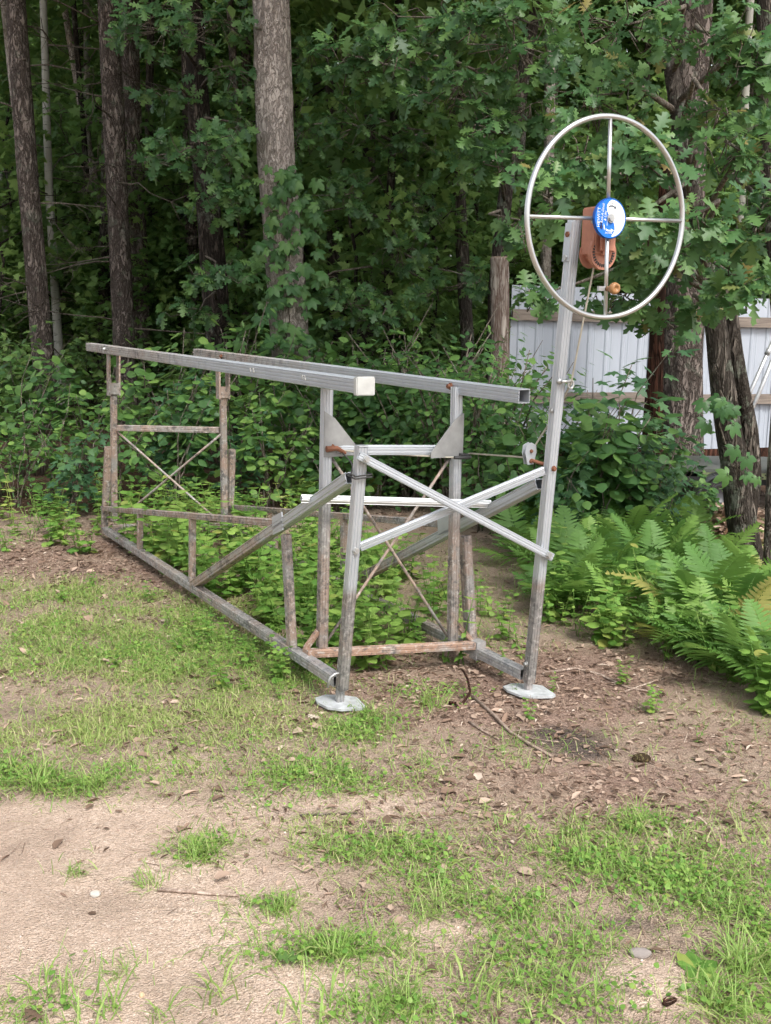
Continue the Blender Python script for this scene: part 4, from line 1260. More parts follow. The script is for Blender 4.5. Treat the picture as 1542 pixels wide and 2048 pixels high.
lpart('eye_bolt', join(tube_path([eye + Vector((-.02, .0, .004)), eye + Vector((-.02, -.014, .004))], .013, 10), tube_path([eye + Vector((-.02, -.02, .004)), eye + Vector((.03, -.02, .004))], .0065, 8), tube_path(tor, .0045, 7)), ZINC, smooth=True)
wc = Vector((.8218, -.6024, 2.0349))
drum = Vector((.882, -.475, 1.915))
lpart('cable', tube_path([drum + Vector((.0, 0, -.03)), eye + Vector((.03, -.02, -.008)), onR(1.25) + Vector((.02, .035, 0)), pu + Vector((.020, 0, .018)), pu + Vector((.0, 0, -.022)), cb + Vector((.06, -.035, -.015)), cb + Vector((-.02, -.04, -.03)), ca + Vector((.3, -.04, -.028)), ca + Vector((.02, -.045, .005))], .0042, 6), CABLE)
lpart('hook', tube_path([cb + Vector((-.04, -.05, -.028)), cb + Vector((.02, -.055, -.03)), cb + Vector((.05, -.05, -.03)), cb + Vector((.05, -.035, -.022)), cb + Vector((.0, -.035, -.018))], .008, 8), BLACKCABLE)
lpart('hook', join(tube_path([ca + Vector((-.02, -.045, .01)), ca + Vector((.03, -.05, 0.012)), ca + Vector((.075, -.045, -.012))], [.014, .011, .008], 8), tube_path([ca + Vector((.0, -.045, .0)), ca + Vector((.012, -.05, .03))], .006, 6)), RUST)
lpart('tie_wire', tube_path([ca + Vector((.06, -.045, -.01)), ca + Vector((.02, -.20, -.03)), onL(1.06) + Vector((-.01, .04, 0)), onL(1.035) + Vector((-.037, .0, 0)), onL(1.03) + Vector((-.036, -.036, 0)), onL(1.035) + Vector((.037, -.036, 0)), onL(1.04) + Vector((.037, .03, 0)), onL(1.025) + Vector((-.037, .03, 0)), onL(1.02) + Vector((-.036, -.036, 0)), onL(1.025) + Vector((.04, -.037, 0))], .0035, 6), BLACKCABLE)

# winch
k = NT('terracotta_paint')
k.set(k.mix(k.ramp(k.noise(k.coord('Object'), 26, 4), (.4, 0.0), (.75, 1.0)), (.47, .215, .145), (.36, .16, .11)), .6, 0, .3)
TERRA = k.m
def bevbox(name, c, hx_, hy_, hz_, mat, parent, off=.008, seg=3):
    bm = bmesh.new(); bmesh.ops.create_cube(bm, size=2.0)
    for vv in bm.verts: vv.co = Vector((vv.co.x * hx_, vv.co.y * hy_, vv.co.z * hz_))
    bmesh.ops.bevel(bm, geom=list(bm.edges), offset=off, segments=seg, affect='EDGES')
    bmesh.ops.translate(bm, verts=bm.verts, vec=c)
    me_ = bpy.data.meshes.new(name); bm.to_mesh(me_); bm.free(); me_.materials.append(mat)
    return link(name, me_, parent)
WS = Vector((.046, 0, .034))
winch = bevbox('winch', Vector((.832, -.478, 1.965)), .042, .042, .092, TERRA, lift, .005)
winch['label'] = 'terracotta painted winch behind the wheel'
bevbox('gear_cover', Vector((.842, -.537, 1.945)), .038, .018, .072, TERRA, winch, .016, 4)
gv, gf = ring_solid(Vector((.842, -.507, 1.883)), (0, 1, 0), [(.0, -.006), (.030, -.006), (.050, -.004), (.056, -.009), (.067, -.009), (.067, .009), (.056, .009), (.0, .009)], 40)
part('gear', gv, gf, TERRA, winch, False)
for i in range(30):
    a_ = 2 * math.pi * i / 30
    e_ = Vector((math.cos(a_), 0, math.sin(a_))); t2 = Vector((-math.sin(a_), 0, math.cos(a_)))
    v, f = box(Vector((.842, -.5165, 1.883)) + e_ * .051, e_ * .006, (0, .0012, 0), t2 * .0028)
    part('gear_slot', v, f, BLACKCABLE, winch)
part('drum', *ring_solid(Vector((.836, -.470, 1.878)), (0, 1, 0), [(.0, -.030), (.054, -.030), (.054, -.026), (.030, -.025), (.030, .025), (.054, .026), (.054, .030), (0, .030)], 32), TERRA, winch, False)
bolt(Vector((.818, -.555, 1.975)), (0, -1, 0), .005, .006, ZINC, winch)
for z_ in (2.035, 1.995):
    for x_ in (.80, .815, .83):
        v, f = box((x_, -.5215, z_), (.0028, 0, 0), (0, .0012, 0), (0, 0, .006)); part('vent_slot', v, f, BLACKCABLE, winch)
for o in [winch] + list(winch.children):
    if o is winch: o.location = WS
# the big hand wheel
tilt = R(-3.8)
ex = Vector((math.cos(tilt), math.sin(tilt), 0)); ez = Vector((0, 0, 1)); en = Vector((math.sin(tilt), -math.cos(tilt), 0))
RW = .371
MAT['wheel_tube'] = plain('wheel_tube', (.60, .605, .60), .28, .9, var=.02, sc_=9)
rim = []
v, f = [], []
NS = 96
for i in range(NS):
    a_ = 2 * math.pi * i / NS
    e_ = ex * math.cos(a_) + ez * math.sin(a_)
    for j in range(12):
        b_ = 2 * math.pi * j / 12
        v.append(wc + e_ * (RW + .0108 * math.cos(b_)) + en * .0108 * math.sin(b_))
for i in range(NS):
    for j in range(12):
        f.append((i * 12 + j, ((i + 1) % NS) * 12 + j, ((i + 1) % NS) * 12 + (j + 1) % 12, i * 12 + (j + 1) % 12))
wheel = part('wheel', v, f, MAT['wheel_tube'], lift, True)
wheel['label'] = 'large tubular aluminium hand wheel with four spokes'
rot = R(2.2)
for i in range(4):
    a_ = rot + i * math.pi / 2
    e_ = ex * math.cos(a_) + ez * math.sin(a_)
    part('spoke', *tube_path([wc + e_ * .02, wc + e_ * (RW - .004)], .0078, 10), MAT['wheel_tube'], wheel, True)
part('axle', *tube_path([wc - en * .09, wc + en * .02], .012, 12), ZINC, wheel)
BLUE = NT('blue_enamel').set((.012, .16, .62), .35)
BLUE_D = NT('dark_blue_edge').set((.01, .08, .36), .4)
RD = .076
dc = wc + en * .012
part('disc_rim', *ring_solid(dc, en, [(.0, -.012), (RD * .97, -.012), (RD, -.008), (RD, .002), (RD * .975, .004)], 64), BLUE_D, wheel, True)
part('disc', *tube_path([dc - en * .002, dc + en * .0045], RD * .955, 64), BLUE, wheel)
def flat(name, pts, h, mat, thick=.0006):
    V = [dc + ex * (a_ * RD) + ez * (b_ * RD) + en * h for a_, b_ in pts] + [dc + ex * (a_ * RD) + ez * (b_ * RD) + en * (h + thick) for a_, b_ in pts]
    n_ = len(pts)
    F = [tuple(range(n_ - 1, -1, -1)), tuple(range(n_, 2 * n_))] + [(i, (i + 1) % n_, n_ + (i + 1) % n_, n_ + i) for i in range(n_)]
    return part(name, V, F, mat, wheel)
DECAL_W = NT('decal_white').set((.82, .82, .80), .4)
DECAL_K = NT('decal_grey').set((.10, .12, .15), .5)
DECAL_F = NT('decal_fine_print').set((.42, .42, .44), .5)
DECAL_N = NT('decal_navy').set((.012, .02, .10), .5)
sc_pts = [(.02, .90), (-.14, .80), (-.24, .66), (-.27, .50), (-.22, .32), (-.11, .14), (.04, -.01), (.18, -.16), (.27, -.34), (.29, -.52), (.23, -.70), (.08, -.88)]
arc = [(.90 * math.cos(R(a_)), .90 * math.sin(R(a_))) for a_ in range(-78, 88, 8)]
flat('decal_white_field', sc_pts[::-1][:0] + arc + sc_pts[:-1] + [(.10, -.87)], .0046, DECAL_W)
flat('decal_arrow', [(-.17, .50), (-.05, .56), (.10, .56), (.20, .52), (.17, .46), (.33, .50), (.26, .62), (.235, .575), (.10, .64), (-.06, .635), (-.18, .57)][::-1], .0053, DECAL_K)
flat('decal_arrow', [(-.27, -.50), (-.12, -.56), (.06, -.56), (.06, -.49), (.24, -.57), (.07, -.68), (.07, -.63), (-.12, -.635), (-.27, -.58)], .0046, DECAL_W)
flat('decal_emblem', [(-.60, -.12), (-.50, -.22), (-.52, -.34), (-.46, -.42), (-.50, -.58), (-.56, -.52), (-.60, -.56), (-.66, -.44), (-.60, -.34), (-.64, -.24)][::-1], .0046, DECAL_N)
flat('decal_swoosh', [(-.42, -.25), (-.36, -.36), (-.33, -.50), (-.36, -.60), (-.40, -.48)], .0046, DECAL_W)
flat('decal_line', [(-.215, -.36), (-.195, -.36), (-.19, .12), (-.205, .12)], .0046, DECAL_W)
for i in range(8):
    x_ = .40 + i * .055
    h0 = math.sqrt(max(.0, .80 ** 2 - x_ ** 2))
    y0, y1 = max(-h0, -.62 + .02 * (i % 3)), min(h0, .52 - .07 * (i % 4))
    flat('decal_fine_print', [(x_, y0), (x_ + .012, y0), (x_ + .012, y1), (x_, y1)], .0053, DECAL_F, .0003)
def text(body, size, cx, cy, angle, h, mat, name='lettering', sx=1.0, shear=0.0):
    cu = bpy.data.curves.new(name, 'FONT')
    cu.body = body; cu.size = size * RD; cu.align_x = 'CENTER'; cu.align_y = 'CENTER'; cu.extrude = .0003; cu.shear = shear; cu.space_character = 1.05
    tmp = bpy.data.objects.new(name, cu)
    me_ = bpy.data.meshes.new_from_object(tmp)
    bpy.data.objects.remove(tmp)
    bpy.data.curves.remove(cu)
    me_.materials.clear(); me_.materials.append(mat)
    ca_, sa_ = math.cos(angle), math.sin(angle)
    for q_ in me_.vertices:
        a_, b_ = q_.co.x * sx, q_.co.y
        q_.co = dc + ex * (cx * RD + a_ * ca_ - b_ * sa_) + ez * (cy * RD + a_ * sa_ + b_ * ca_) + en * (h + q_.co.z)
    return link(name, me_, wheel)
text('HEWITT', .24, -.74, .02, R(90), .0052, DECAL_W, sx=1.05)
text('Roll-A-Dock', .21, -.52, .22, R(86), .0052, DECAL_W, shear=.2, sx=.85)
text('& Lifts', .20, -.33, .10, R(86), .0052, DECAL_W, shear=.2, sx=.9)
text('UP', .13, .02, .72, 0, .0056, DECAL_K)
text('DOWN', .13, -.08, -.72, 0, .0052, DECAL_W)
bolt(dc + en * .0045, en, .0125, .012, ZINC, wheel, 'hub_nut')
# turned knob on the lower spoke
ks = wc - ez * .262 * math.cos(rot) + ex * .262 * math.sin(rot)
MAT['turned_wood'] = plain('turned_wood', (.36, .18, .075), .35)
v, f = box(ks - ex * .018, ex * .020, en * .006, ez * .009); part('knob_clip', v, f, MAT['dull_alu'], wheel)
part('knob', *ring_solid(ks + en * .008, en, [(.0, 0), (.0105, .0), (.0095, .012), (.012, .024), (.021, .034), (.0235, .044), (.020, .054), (.011, .058), (.009, .054), (0, .052)], 28), MAT['turned_wood'], wheel, True)

# ------------------------------------------------------------------ ferns and weeds
def in_lift(x, y, pad_=.04):
    dx, dy = x + .18137, y - 4.08046
    u = dx * .863 + dy * .505; v_ = -dx * .505 + dy * .863
    return u, v_
def near_rail(x, y):
    u, v_ = in_lift(x, y)
    return -.3 < v_ < 4.0 and (abs(u) < .05 or abs(u - W) < .05)
rg = np.random.default_rng(5)
FRM = [bulk('frond', [(q_, np.eye(3)[None], np.zeros((1, 3)), np.array([0.0]))], MAT['fern_leaf']) for q_ in FRONDS]
def make_fern(seed):
    rf = np.random.default_rng(seed)
    t = thing('fern', 'x', 'fern')
    n_ = rf.integers(6, 9); a0 = rf.uniform(0, 6.28)
    for i in range(n_):
        a = a0 + i * 6.28 / n_ + rf.normal() * .2
        inc = R(rf.uniform(28, 68))
        d = np.array([[math.cos(a) * math.cos(inc), math.sin(a) * math.cos(inc), math.sin(inc)]])
        nn = np.array([[-math.cos(a) * math.sin(inc), -math.sin(a) * math.sin(inc), math.cos(inc)]])
        place(link('frond', FRM[i % 3], t), frames(d, nn, np.array([rf.uniform(.42, .68)]))[0], (0, 0, 0))
    remember(t)
    return t
FERNS = [make_fern(300 + i) for i in range(6)]
GF = ('green fern in the fern bank at the right of the lift', 'ferns in the bank right of the lift')
GF2 = ('small green fern in the shade behind the lift frame', 'ferns behind the lift frame')
def edge(x): return float(np.interp(x, [1030, 1100, 1200, 1300, 1400, 1560], [1185, 1232, 1278, 1300, 1335, 1418]))
for i in range(56):
    x = rg.uniform(1030, 1580)
    y = edge(x) - rg.uniform(40, 215) * (1.0 if x > 1150 else .75)
    p = gpt(x, y)
    put(FERNS[rg.integers(6)], used, p, rg.uniform(0, 6.28), rg.uniform(.85, 1.2), *GF)
for x, y, s_ in ((1340, 1290, .8), (1400, 1318, .9), (1460, 1345, 1.0), (1510, 1372, 1.0), (1550, 1395, 1.05), (1430, 1300, 1.0), (1500, 1330, 1.1), (1545, 1350, 1.1), (1250, 1250, .8), (1150, 1210, .75)):
    put(FERNS[rg.integers(6)], used, gpt(x, y), rg.uniform(0, 6.28), s_, *GF)
for x, y in ((600, 985), (640, 1000), (700, 1010), (760, 1000), (1010, 1060), (1040, 1100), (990, 1040), (850, 1005)):
    p = gpt(x, y)
    put(FERNS[rg.integers(6)], used, p, rg.uniform(0, 6.28), rg.uniform(.5, .7), *GF2)

def make_weed(seed, h, n, size, tm, spread=.5):
    rf = np.random.default_rng(seed)
    D, N, P, S = [], [], [], []
    vf = []
    for s in range(rf.integers(1, 4)):
        a = rf.uniform(0, 6.28); top = np.array([math.cos(a) * h * .25, math.sin(a) * h * .25, h * rf.uniform(.7, 1)])
        b = np.array([rf.normal() * .02, rf.normal() * .02, -.02])
        vf.append(tube_path([b, (b + top) / 2 + [.01, 0, .01], top], [.003, .0025, .0015], 4))
        for i in range(n):
            u = .2 + .8 * i / max(1, n - 1)
            p = b + (top - b) * u
            for q_ in (0, math.pi):
                an = i * 1.57 + q_ + rf.normal() * .3
                d = unit(np.array([math.cos(an), math.sin(an), .25 - spread * (1 - u) * .6]))
                D.append(d); N.append(unit(np.array([0, -.2, 1]) + rf.normal(size=3) * .25)); P.append(p); S.append(size * (1.1 - .35 * u) * rf.uniform(.75, 1.2))
    v, f = join(*vf)
    stem = T(np.array([tuple(q_) for q_ in v]), f)
    D, N, P, S = map(np.array, (D, N, P, S))
    return bulk('weed', [(tm, frames(D, N, S), P, rf.random(len(P)) * .9), (stem, np.eye(3)[None], np.zeros((1, 3)), np.array([.4]))], MAT['weed_leaf'])
WEEDS = [make_weed(400 + i, (.30, .24, .36, .2, .28, .4)[i], (5, 4, 6, 3, 5, 6)[i], (.075, .07, .08, .06, .085, .07)[i], (OVATE, LANCE, OVATE, LANCE, OVATE, LANCE)[i]) for i in range(6)]
WT = [T([tuple(v.co) for v in m_.vertices], [list(p_.vertices) for p_ in m_.polygons]) for m_ in WEEDS]
QUOTA = {}
REST = {}
def weed(p, s, label, group, rz=None, name='weed'):
    QUOTA[group] = QUOTA.get(group, 0) + 1
    if QUOTA[group] > LIMIT.get(group, 60):
        a = rg.uniform(0, 6.28); i = int(rg.integers(6))
        REST.setdefault(i, []).append((np.array([[math.cos(a), -math.sin(a), 0], [math.sin(a), math.cos(a), 0], [0, 0, 1]]) * s, np.array(p)))
        return
    o = link(name, WEEDS[rg.integers(6)])
    o.location = p; o.scale = (s, s, s); o.rotation_euler = (0, 0, rg.uniform(0, 6.28) if rz is None else rz)
    return tag(o, label, 'weed', group)
GW1 = ('bright leafy weed growing up inside the lift frame', 'weeds inside the lift frame')
GW6 = ('leafy weed between the right side of the lift and the fern bank', 'weeds between lift and fern bank')
GW2 = ('leafy weed at the foot of the left thicket', 'weeds at the foot of the left thicket')
GW3 = ('bright leafy weed against the outside of the left base rail', 'weeds along the left base rail')
GW4 = ('leafy weed along the front of the fern bank', 'weeds before the fern bank')
GW5 = ('single small weed on the bare litter by the lift feet', 'weeds on the litter by the lift feet')
LIMIT = {GW1[1]: 90, GW2[1]: 50, GW3[1]: 30, GW4[1]: 50, GW5[1]: 30, GW6[1]: 45}
c_ = 0
while c_ < 140:
    v_ = rg.uniform(.45, 3.9); u = rg.uniform(.08, .80)
    if rg.random() > (.95 if v_ < 2.4 else .5): continue
    x = -.18137 + u * .863 - (v_ - .24 * u / W) * .505; y = 4.08046 + u * .505 + (v_ - .24 * u / W) * .863
    weed((x, y, hz(x, y)), rg.uniform(.6, 1.15) * (1.35 if v_ > 1.3 and rg.random() < .5 else 1), *GW1); c_ += 1
for i in range(110):
    x, y = rg.uniform(0, 640), rg.uniform(1000, 1090)
    if x > 190 and y > 1045 and x < 520: y -= 30
    p = gpt(x, y + (20 if x < 180 else 0))
    if near_rail(p.x, p.y): continue
    weed(p, rg.uniform(.5, 1.1), *GW2)
for i in range(95):
    u = rg.uniform(W + .06, W + .75); v_ = rg.uniform(.25, 3.4) - .24
    if v_ < .9 and u > W + .25 + v_ * .5: continue
    x = -.18137 + u * .863 - v_ * .505; y = 4.08046 + u * .505 + v_ * .863
    weed((x, y, hz(x, y)), rg.uniform(.55, 1.1), *GW6)
for i in range(34):
    t_ = rg.random()
    u = -.06 - rg.random() ** 1.5 * .35; v_ = rg.uniform(.35, 1.5)
    x = -.18137 + u * .863 - v_ * .505; y = 4.08046 + u * .505 + v_ * .863
    weed((x, y, hz(x, y)), rg.uniform(.3, .6), *GW3)
for i in range(64):
    x = rg.uniform(1045, 1570)
    p = gpt(x, edge(x) + rg.normal() * 12 - rg.choice([5, 35, 70]))
    weed(p, rg.uniform(.55, 1.15), *GW4)
for x, y, s in ((590, 1335, .4), (640, 1300, .4), (760, 1280, .5), (800, 1300, .35), (845, 1300, .5), (980, 1290, .6), (1000, 1345, .4), (1110, 1375, .4), (1250, 1365, .4), (900, 1480, .3), (1060, 1430, .3),
                (460, 1190, .4), (420, 1150, .4), (130, 1160, .4), (120, 1200, .4), (180, 1170, .35), (260, 1180, .4), (300, 1200, .4), (230, 1330, .35), (1400, 1480, .4), (1460, 1500, .4), (1300, 1420, .4), (960, 1320, .5), (1030, 1380, .3), (560, 1390, .3)):
    weed(gpt(x, y), s, *GW5)

tag(link('weed_cover', bulk('weed_cover', [(WT[i], np.array([q_[0] for q_ in l]), np.array([q_[1] for q_ in l]), rg.random(len(l))) for i, l in REST.items()], MAT['weed_leaf'])), 'tangle of bright leafy weeds filling the gaps under and round the lift', 'weeds', kind='stuff')

# ------------------------------------------------------------------ grass, ground cover, litter
def scatter(n, fld, thr, rgx, box_=(-3.5, 3.5, 1.85, 8.8), base=0.0, patchy=True, avoid=None):
    out = []
    got = 0
    while got < n:
        x = rgx.uniform(box_[0], box_[1], 40000); y = rgx.uniform(box_[2], box_[3], 40000)
        ok = (np.abs(x) < .42 * y + .25)
        w = field(fld, x, y)
        if patchy: w = w * np.clip((fbm(x * 5.5, y * 5.5, 0, 31, 3) - .36) * 3.4, .12, 1.2)
        if base: w = w + base * np.clip(1.15 - field(SAND, x, y), .14, 1)
        if avoid: w = w * np.clip(1.1 - field(avoid, x, y), .08, 1)
        ok &= rgx.random(40000) < np.clip(w - thr, 0, 1)
        out.append(np.stack([x[ok], y[ok]], -1)); got += ok.sum()
    return np.concatenate(out)[:n]
def grass_bulk(name, n, per, fld, thr, lmin, lmax, mat, label, seed, spread=.035, up=.85, base=0.0, avoid=None):
    rgx = np.random.default_rng(seed)
    c = scatter(n, fld, thr, rgx, base=base, box_=(-3.3, 3.3, 1.85, 7.6), avoid=avoid)
    p = np.repeat(c, per, 0) + rgx.normal(size=(n * per, 2)) * spread
    m = len(p)
    d = unit(np.stack([rgx.normal(size=m) * .55, rgx.normal(size=m) * .55, up + rgx.random(m) * .4], -1))
    nn = unit(np.cross(d, np.stack([-d[:, 1], d[:, 0], np.zeros(m)], -1)) + rgx.normal(size=(m, 3)) * .15)
    S = rgx.uniform(lmin, lmax, m) * np.repeat(rgx.uniform(.6, 1.25, n), per)
    P = np.stack([p[:, 0], p[:, 1], hground(p[:, 0], p[:, 1]) - .003], -1)
    M = frames(d, -nn, S)
    M[:, :, 0] *= (.055 / S)[:, None] * rgx.uniform(.8, 1.5, m)[:, None]
    r = np.clip(np.repeat(rgx.random(n), per) * .6 + rgx.random(m) * .4, 0, .999)
    parts = [(BLADES[i], M[i::4], P[i::4], r[i::4]) for i in range(4)]
    return tag(link(name, bulk(name, parts, mat)), label, 'grass', kind='stuff')
GREEN += [blob(1300, 1800, 260, .3, 90), blob(1420, 1700, 200, .25, 80), blob(1000, 1880, 250, .2, 90), blob(220, 1290, 230, .35, 60), blob(440, 1300, 150, .35, 60), blob(620, 1540, 220, .3, 50), blob(150, 1200, 150, .3, 40)]
FADE = GREEN + [(x, y, a_ * 1.9, b_ * 1.9, w * .20) for x, y, a_, b_, w in GREEN]
grass_bulk('grass', 8800, 5, FADE, .03, .02, .085, MAT['grass'], 'short bright green grass scattered over the sandy clearing', 51, .045, .6, .07, [(x, y, a_, b_, w * .8) for x, y, a_, b_, w in LITTER] + [blob(1300, 1970, 90, 1.5, 60), blob(930, 1850, 90, .8, 50), blob(800, 1600, 110, .7, 35), blob(620, 1610, 110, .7, 35), blob(1010, 1680, 70, .7, 25), blob(1270, 1845, 80, .7, 25)])
OLIVE += [blob(90, 1170, 120, .7, 25), blob(520, 1240, 90, .7, 40), blob(560, 1350, 90, .7, 40), blob(340, 1420, 200, .7, 40), blob(80, 1480, 160, .7, 30), blob(400, 1200, 110, .8, 30), blob(220, 1190, 150, .7, 25)]
grass_bulk('dry_grass', 9500, 5, OLIVE, .03, .02, .07, MAT['olive_grass'], 'thin olive and straw coloured grass mat left of the lift', 52, .04, .42, .06, LITTER)
rgx = np.random.default_rng(53)
c = scatter(1700, GREEN, .06, rgx, base=.06)
p = np.repeat(c, 4, 0) + rgx.normal(size=(6800, 2)) * .03
m = len(p)
P = np.stack([p[:, 0], p[:, 1], hground(p[:, 0], p[:, 1]) + rgx.uniform(.004, .035, m)], -1)
M = frames(unit(rgx.normal(size=(m, 3)) * [1, 1, .15]), unit(rgx.normal(size=(m, 3)) * .3 + [0, -.1, 1]), rgx.uniform(.007, .018, m))
M[:, :, 0] *= 1.1
tag(link('ground_cover', bulk('ground_cover', [(ROUND, M, P, rgx.random(m) * .9)], MAT['weed_leaf'])), 'tiny clover-like leaves creeping between the grass', 'ground cover', kind='stuff')
LIT2 = LITTER + [(x, y, r1, r2, w * .3) for x, y, r1, r2, w in OLIVE] + [blob(900, 1650, 500, .35, 150)]
c = scatter(19000, LIT2, .02, rgx, (-4, 4, 2.0, 9.6), .12, False)
m = len(c)
P = np.stack([c[:, 0], c[:, 1], hground(c[:, 0], c[:, 1]) + rgx.uniform(.0, .010, m)], -1)
M = frames(unit(rgx.normal(size=(m, 3)) * [1, 1, .12]), unit(rgx.normal(size=(m, 3)) * .28 + [0, 0, 1]), rgx.uniform(.012, .040, m) * rgx.choice([.6, 1, 1.6], m, p=[.4, .45, .15]))
M[:, :, 0] *= rgx.choice([.3, .5, 1.0], m)[:, None]
tag(link('leaf_litter', bulk('leaf_litter', [(DRYLEAF, M, P, rgx.random(m))], MAT['dead_leaf'])), 'brown dead leaf scraps and bark flakes littering the ground', 'leaf litter', kind='stuff')
NEEDLE = T([(-.5, 0, 0), (.5, 0, 0), (.3, 1, .06), (-.3, 1, .06)], [(0, 1, 2, 3)])
c = scatter(14000, LIT2, .02, rgx, (-3.6, 3.6, 1.85, 8.5), .15, False)
m = len(c)
P = np.stack([c[:, 0], c[:, 1], hground(c[:, 0], c[:, 1]) + rgx.uniform(.001, .008, m)], -1)
M = frames(unit(rgx.normal(size=(m, 3)) * [1, 1, .06]), np.tile([0, 0, 1.0], (m, 1)), np.ones(m))
M[:, :, 2] *= .04; M[:, :, 1] *= rgx.uniform(.03, .08, m)[:, None]; M[:, :, 0] *= rgx.uniform(.0016, .0032, m)[:, None]
tag(link('pine_needles', bulk('pine_needles', [(NEEDLE, M, P, rgx.random(m))], MAT['dead_leaf'])), 'dry pine needles strewn over the clearing', 'pine needles', kind='stuff')

CRUMB = T([(1, 0, 0), (-1, 0, 0), (0, 1, 0), (0, -1, 0), (0, 0, 1)], [(0, 2, 4), (2, 1, 4), (1, 3, 4), (3, 0, 4)])
c = scatter(9000, SAND, .0, rgx, (-2.6, 2.6, 1.85, 6.5), .25, False)
m = len(c)
P = np.stack([c[:, 0], c[:, 1], hground(c[:, 0], c[:, 1]) - .001], -1)
M = frames(unit(rgx.normal(size=(m, 3)) * [1, 1, .1]), unit(rgx.normal(size=(m, 3)) * .2 + [0, 0, 1]), rgx.uniform(.0010, .0032, m) * rgx.choice([.8, 1, 1.8], m, p=[.5, .45, .05]))
k = NT('sand_crumb')
k.set(k.ramp(k.rnd(), (0.0, (.16, .11, .085)), (.3, (.33, .23, .18)), (.6, (.62, .46, .37)), (1.0, (.82, .70, .60))), .9, 0, .2)
tag(link('sand_crumbs', bulk('sand_crumbs', [(CRUMB, M, P, rgx.random(m))], k.m)), 'coarse sand grains and crumbs strewn over the clearing', 'gravel', kind='stuff')

# ---- single tufts and scraps one can point at
def make_tuft(seed, n_, h, mat=MAT['grass'], wide=1.0):
    rf = np.random.default_rng(seed)
    d = unit(np.stack([rf.normal(size=n_) * .6, rf.normal(size=n_) * .6, .9 + rf.random(n_) * .5], -1))
    nn = -unit(np.cross(d, np.stack([-d[:, 1], d[:, 0], np.zeros(n_)], -1)))
    S = h * rf.uniform(.5, 1.15, n_)
    P = np.stack([rf.normal(size=n_) * h * .22, rf.normal(size=n_) * h * .22, np.full(n_, -.004)], -1)
    M = frames(d, nn, S)
    M[:, :, 0] *= (.085 * wide / S)[:, None]
    return bulk('grass_tuft', [(BLADES[i], M[i::4], P[i::4], rf.random(len(P[i::4]))) for i in range(4)], mat)
TUFTS = [make_tuft(500, 90, .12, wide=.8), make_tuft(501, 36, .09, wide=.9), make_tuft(502, 18, .10, wide=.95), make_tuft(503, 60, .15, wide=.8)]
for x, y, i, s, lab in ((395, 1705, 0, 1.0, 'thickest round bright grass tuft on the bare sand'), (145, 1740, 1, .7, 'low grass tuft alone on the sand above the white pebble'),
        (240, 1935, 1, .65, 'small flat grass tuft in the sand at the lower left'), (300, 1760, 1, .9, 'grass tuft just left of the twig on the sand'),
        (105, 1975, 2, 1.2, 'sparse long-bladed grass tuft in the lower left corner'), (205, 2015, 2, 1.3, 'splayed grass blades at the bottom edge, left of the tall seedling'),
        (435, 1985, 2, 1.5, 'tall single grass seedling rising from the sand'), (320, 2030, 2, 1.1, 'sparse grass sprig by the bottom edge below the tall seedling'),
        (860, 1405, 3, 1.15, 'tall lush grass tuft between the two foot pads'), (735, 1425, 3, .8, 'grass tuft beside the left foot pad'), (690, 1460, 3, .75, 'grass tuft in front of the left foot pad'),
        (560, 1805, 0, .75, 'bright grass tuft at the right end of the twig'), (665, 1900, 0, 1.0, 'broad bright tuft in the lower middle of the sand'), (640, 2010, 2, 1.4, 'long drooping blades at the bottom edge in the middle'),
        (800, 1995, 3, .9, 'leafy grass tuft at the bottom edge right of the middle'), (955, 1985, 2, 1.6, 'broad-bladed seedling at the bottom edge under the sandy patch'), (1165, 1990, 2, 1.3, 'grass sprig beside the sand heap with the wood chip'),
        (1265, 1650, 3, .8, 'upright grass tuft on the litter at the right'), (1140, 1660, 1, 1.0, 'grass tuft by the orange dead leaf'), (75, 1565, 0, 1.3, 'dense grass clump at the left edge'),
        (190, 1575, 0, .9, 'grass clump beside the dense clump at the left edge'), (1490, 1930, 0, 1.4, 'thick light green grass clump at the lower right edge'), (1435, 2010, 0, 1.2, 'thick grass clump in the lower right corner'),
        (860, 1820, 3, .9, 'wispy upright tuft above the pale sandy patch'), (620, 1350, 3, .7, 'weedy grass tuft in the corner of left rail and pivot crossbar')):
    o = link('grass_tuft', TUFTS[i]); o.location = gpt(x, y); o.scale = (s, s, s); o.rotation_euler = (0, 0, rg.uniform(0, 6))
    tag(o, lab, 'grass tuft')
def stick(name, label, pix, r, mat, lift_=.006, sub=()):
    pts = [gpt(x, y) + Vector((0, 0, lift_ + (q_[0] if (q_ := r_) else 0))) for (x, y, *r_) in pix]
    b = pts[0].copy()
    v, f = tube_path([p_ - b for p_ in pts], [r * (1 - .5 * i / len(pts)) for i in range(len(pts))], 7)
    vf = [(v, f)]
    for (x0, y0), (x1, y1) in sub:
        vf.append(tube_path([gpt(x0, y0) + Vector((0, 0, lift_)) - b, gpt(x1, y1) + Vector((0, 0, lift_ + .02)) - b], [r * .5, r * .2], 5))
    v, f = join(*vf)
    o = link(name, mesh(name, v, f, mat, True)); o.location = b
    return tag(o, label, 'stick')
stick('twig', 'thin brown twig lying on the bare sand', [(316, 1772), (370, 1775), (420, 1778), (478, 1782)], .006, MAT['pale_twig'])
stick('fallen_branch', 'long pale peeling branch lying on the litter before the right foot', [(945, 1392), (985, 1425), (1020, 1460), (1060, 1485), (1105, 1508)], .008, MAT['pale_twig'], .01, [((1020, 1460), (1085, 1462)), ((1040, 1470), (1110, 1490))])
stick('bent_stick', 'dark bent stick arching up between the foot pads', [(898, 1402), (925, 1404), (940, 1395, .03), (935, 1378, .05), (926, 1355, .04)], .008, MAT['red_bark'], .01)
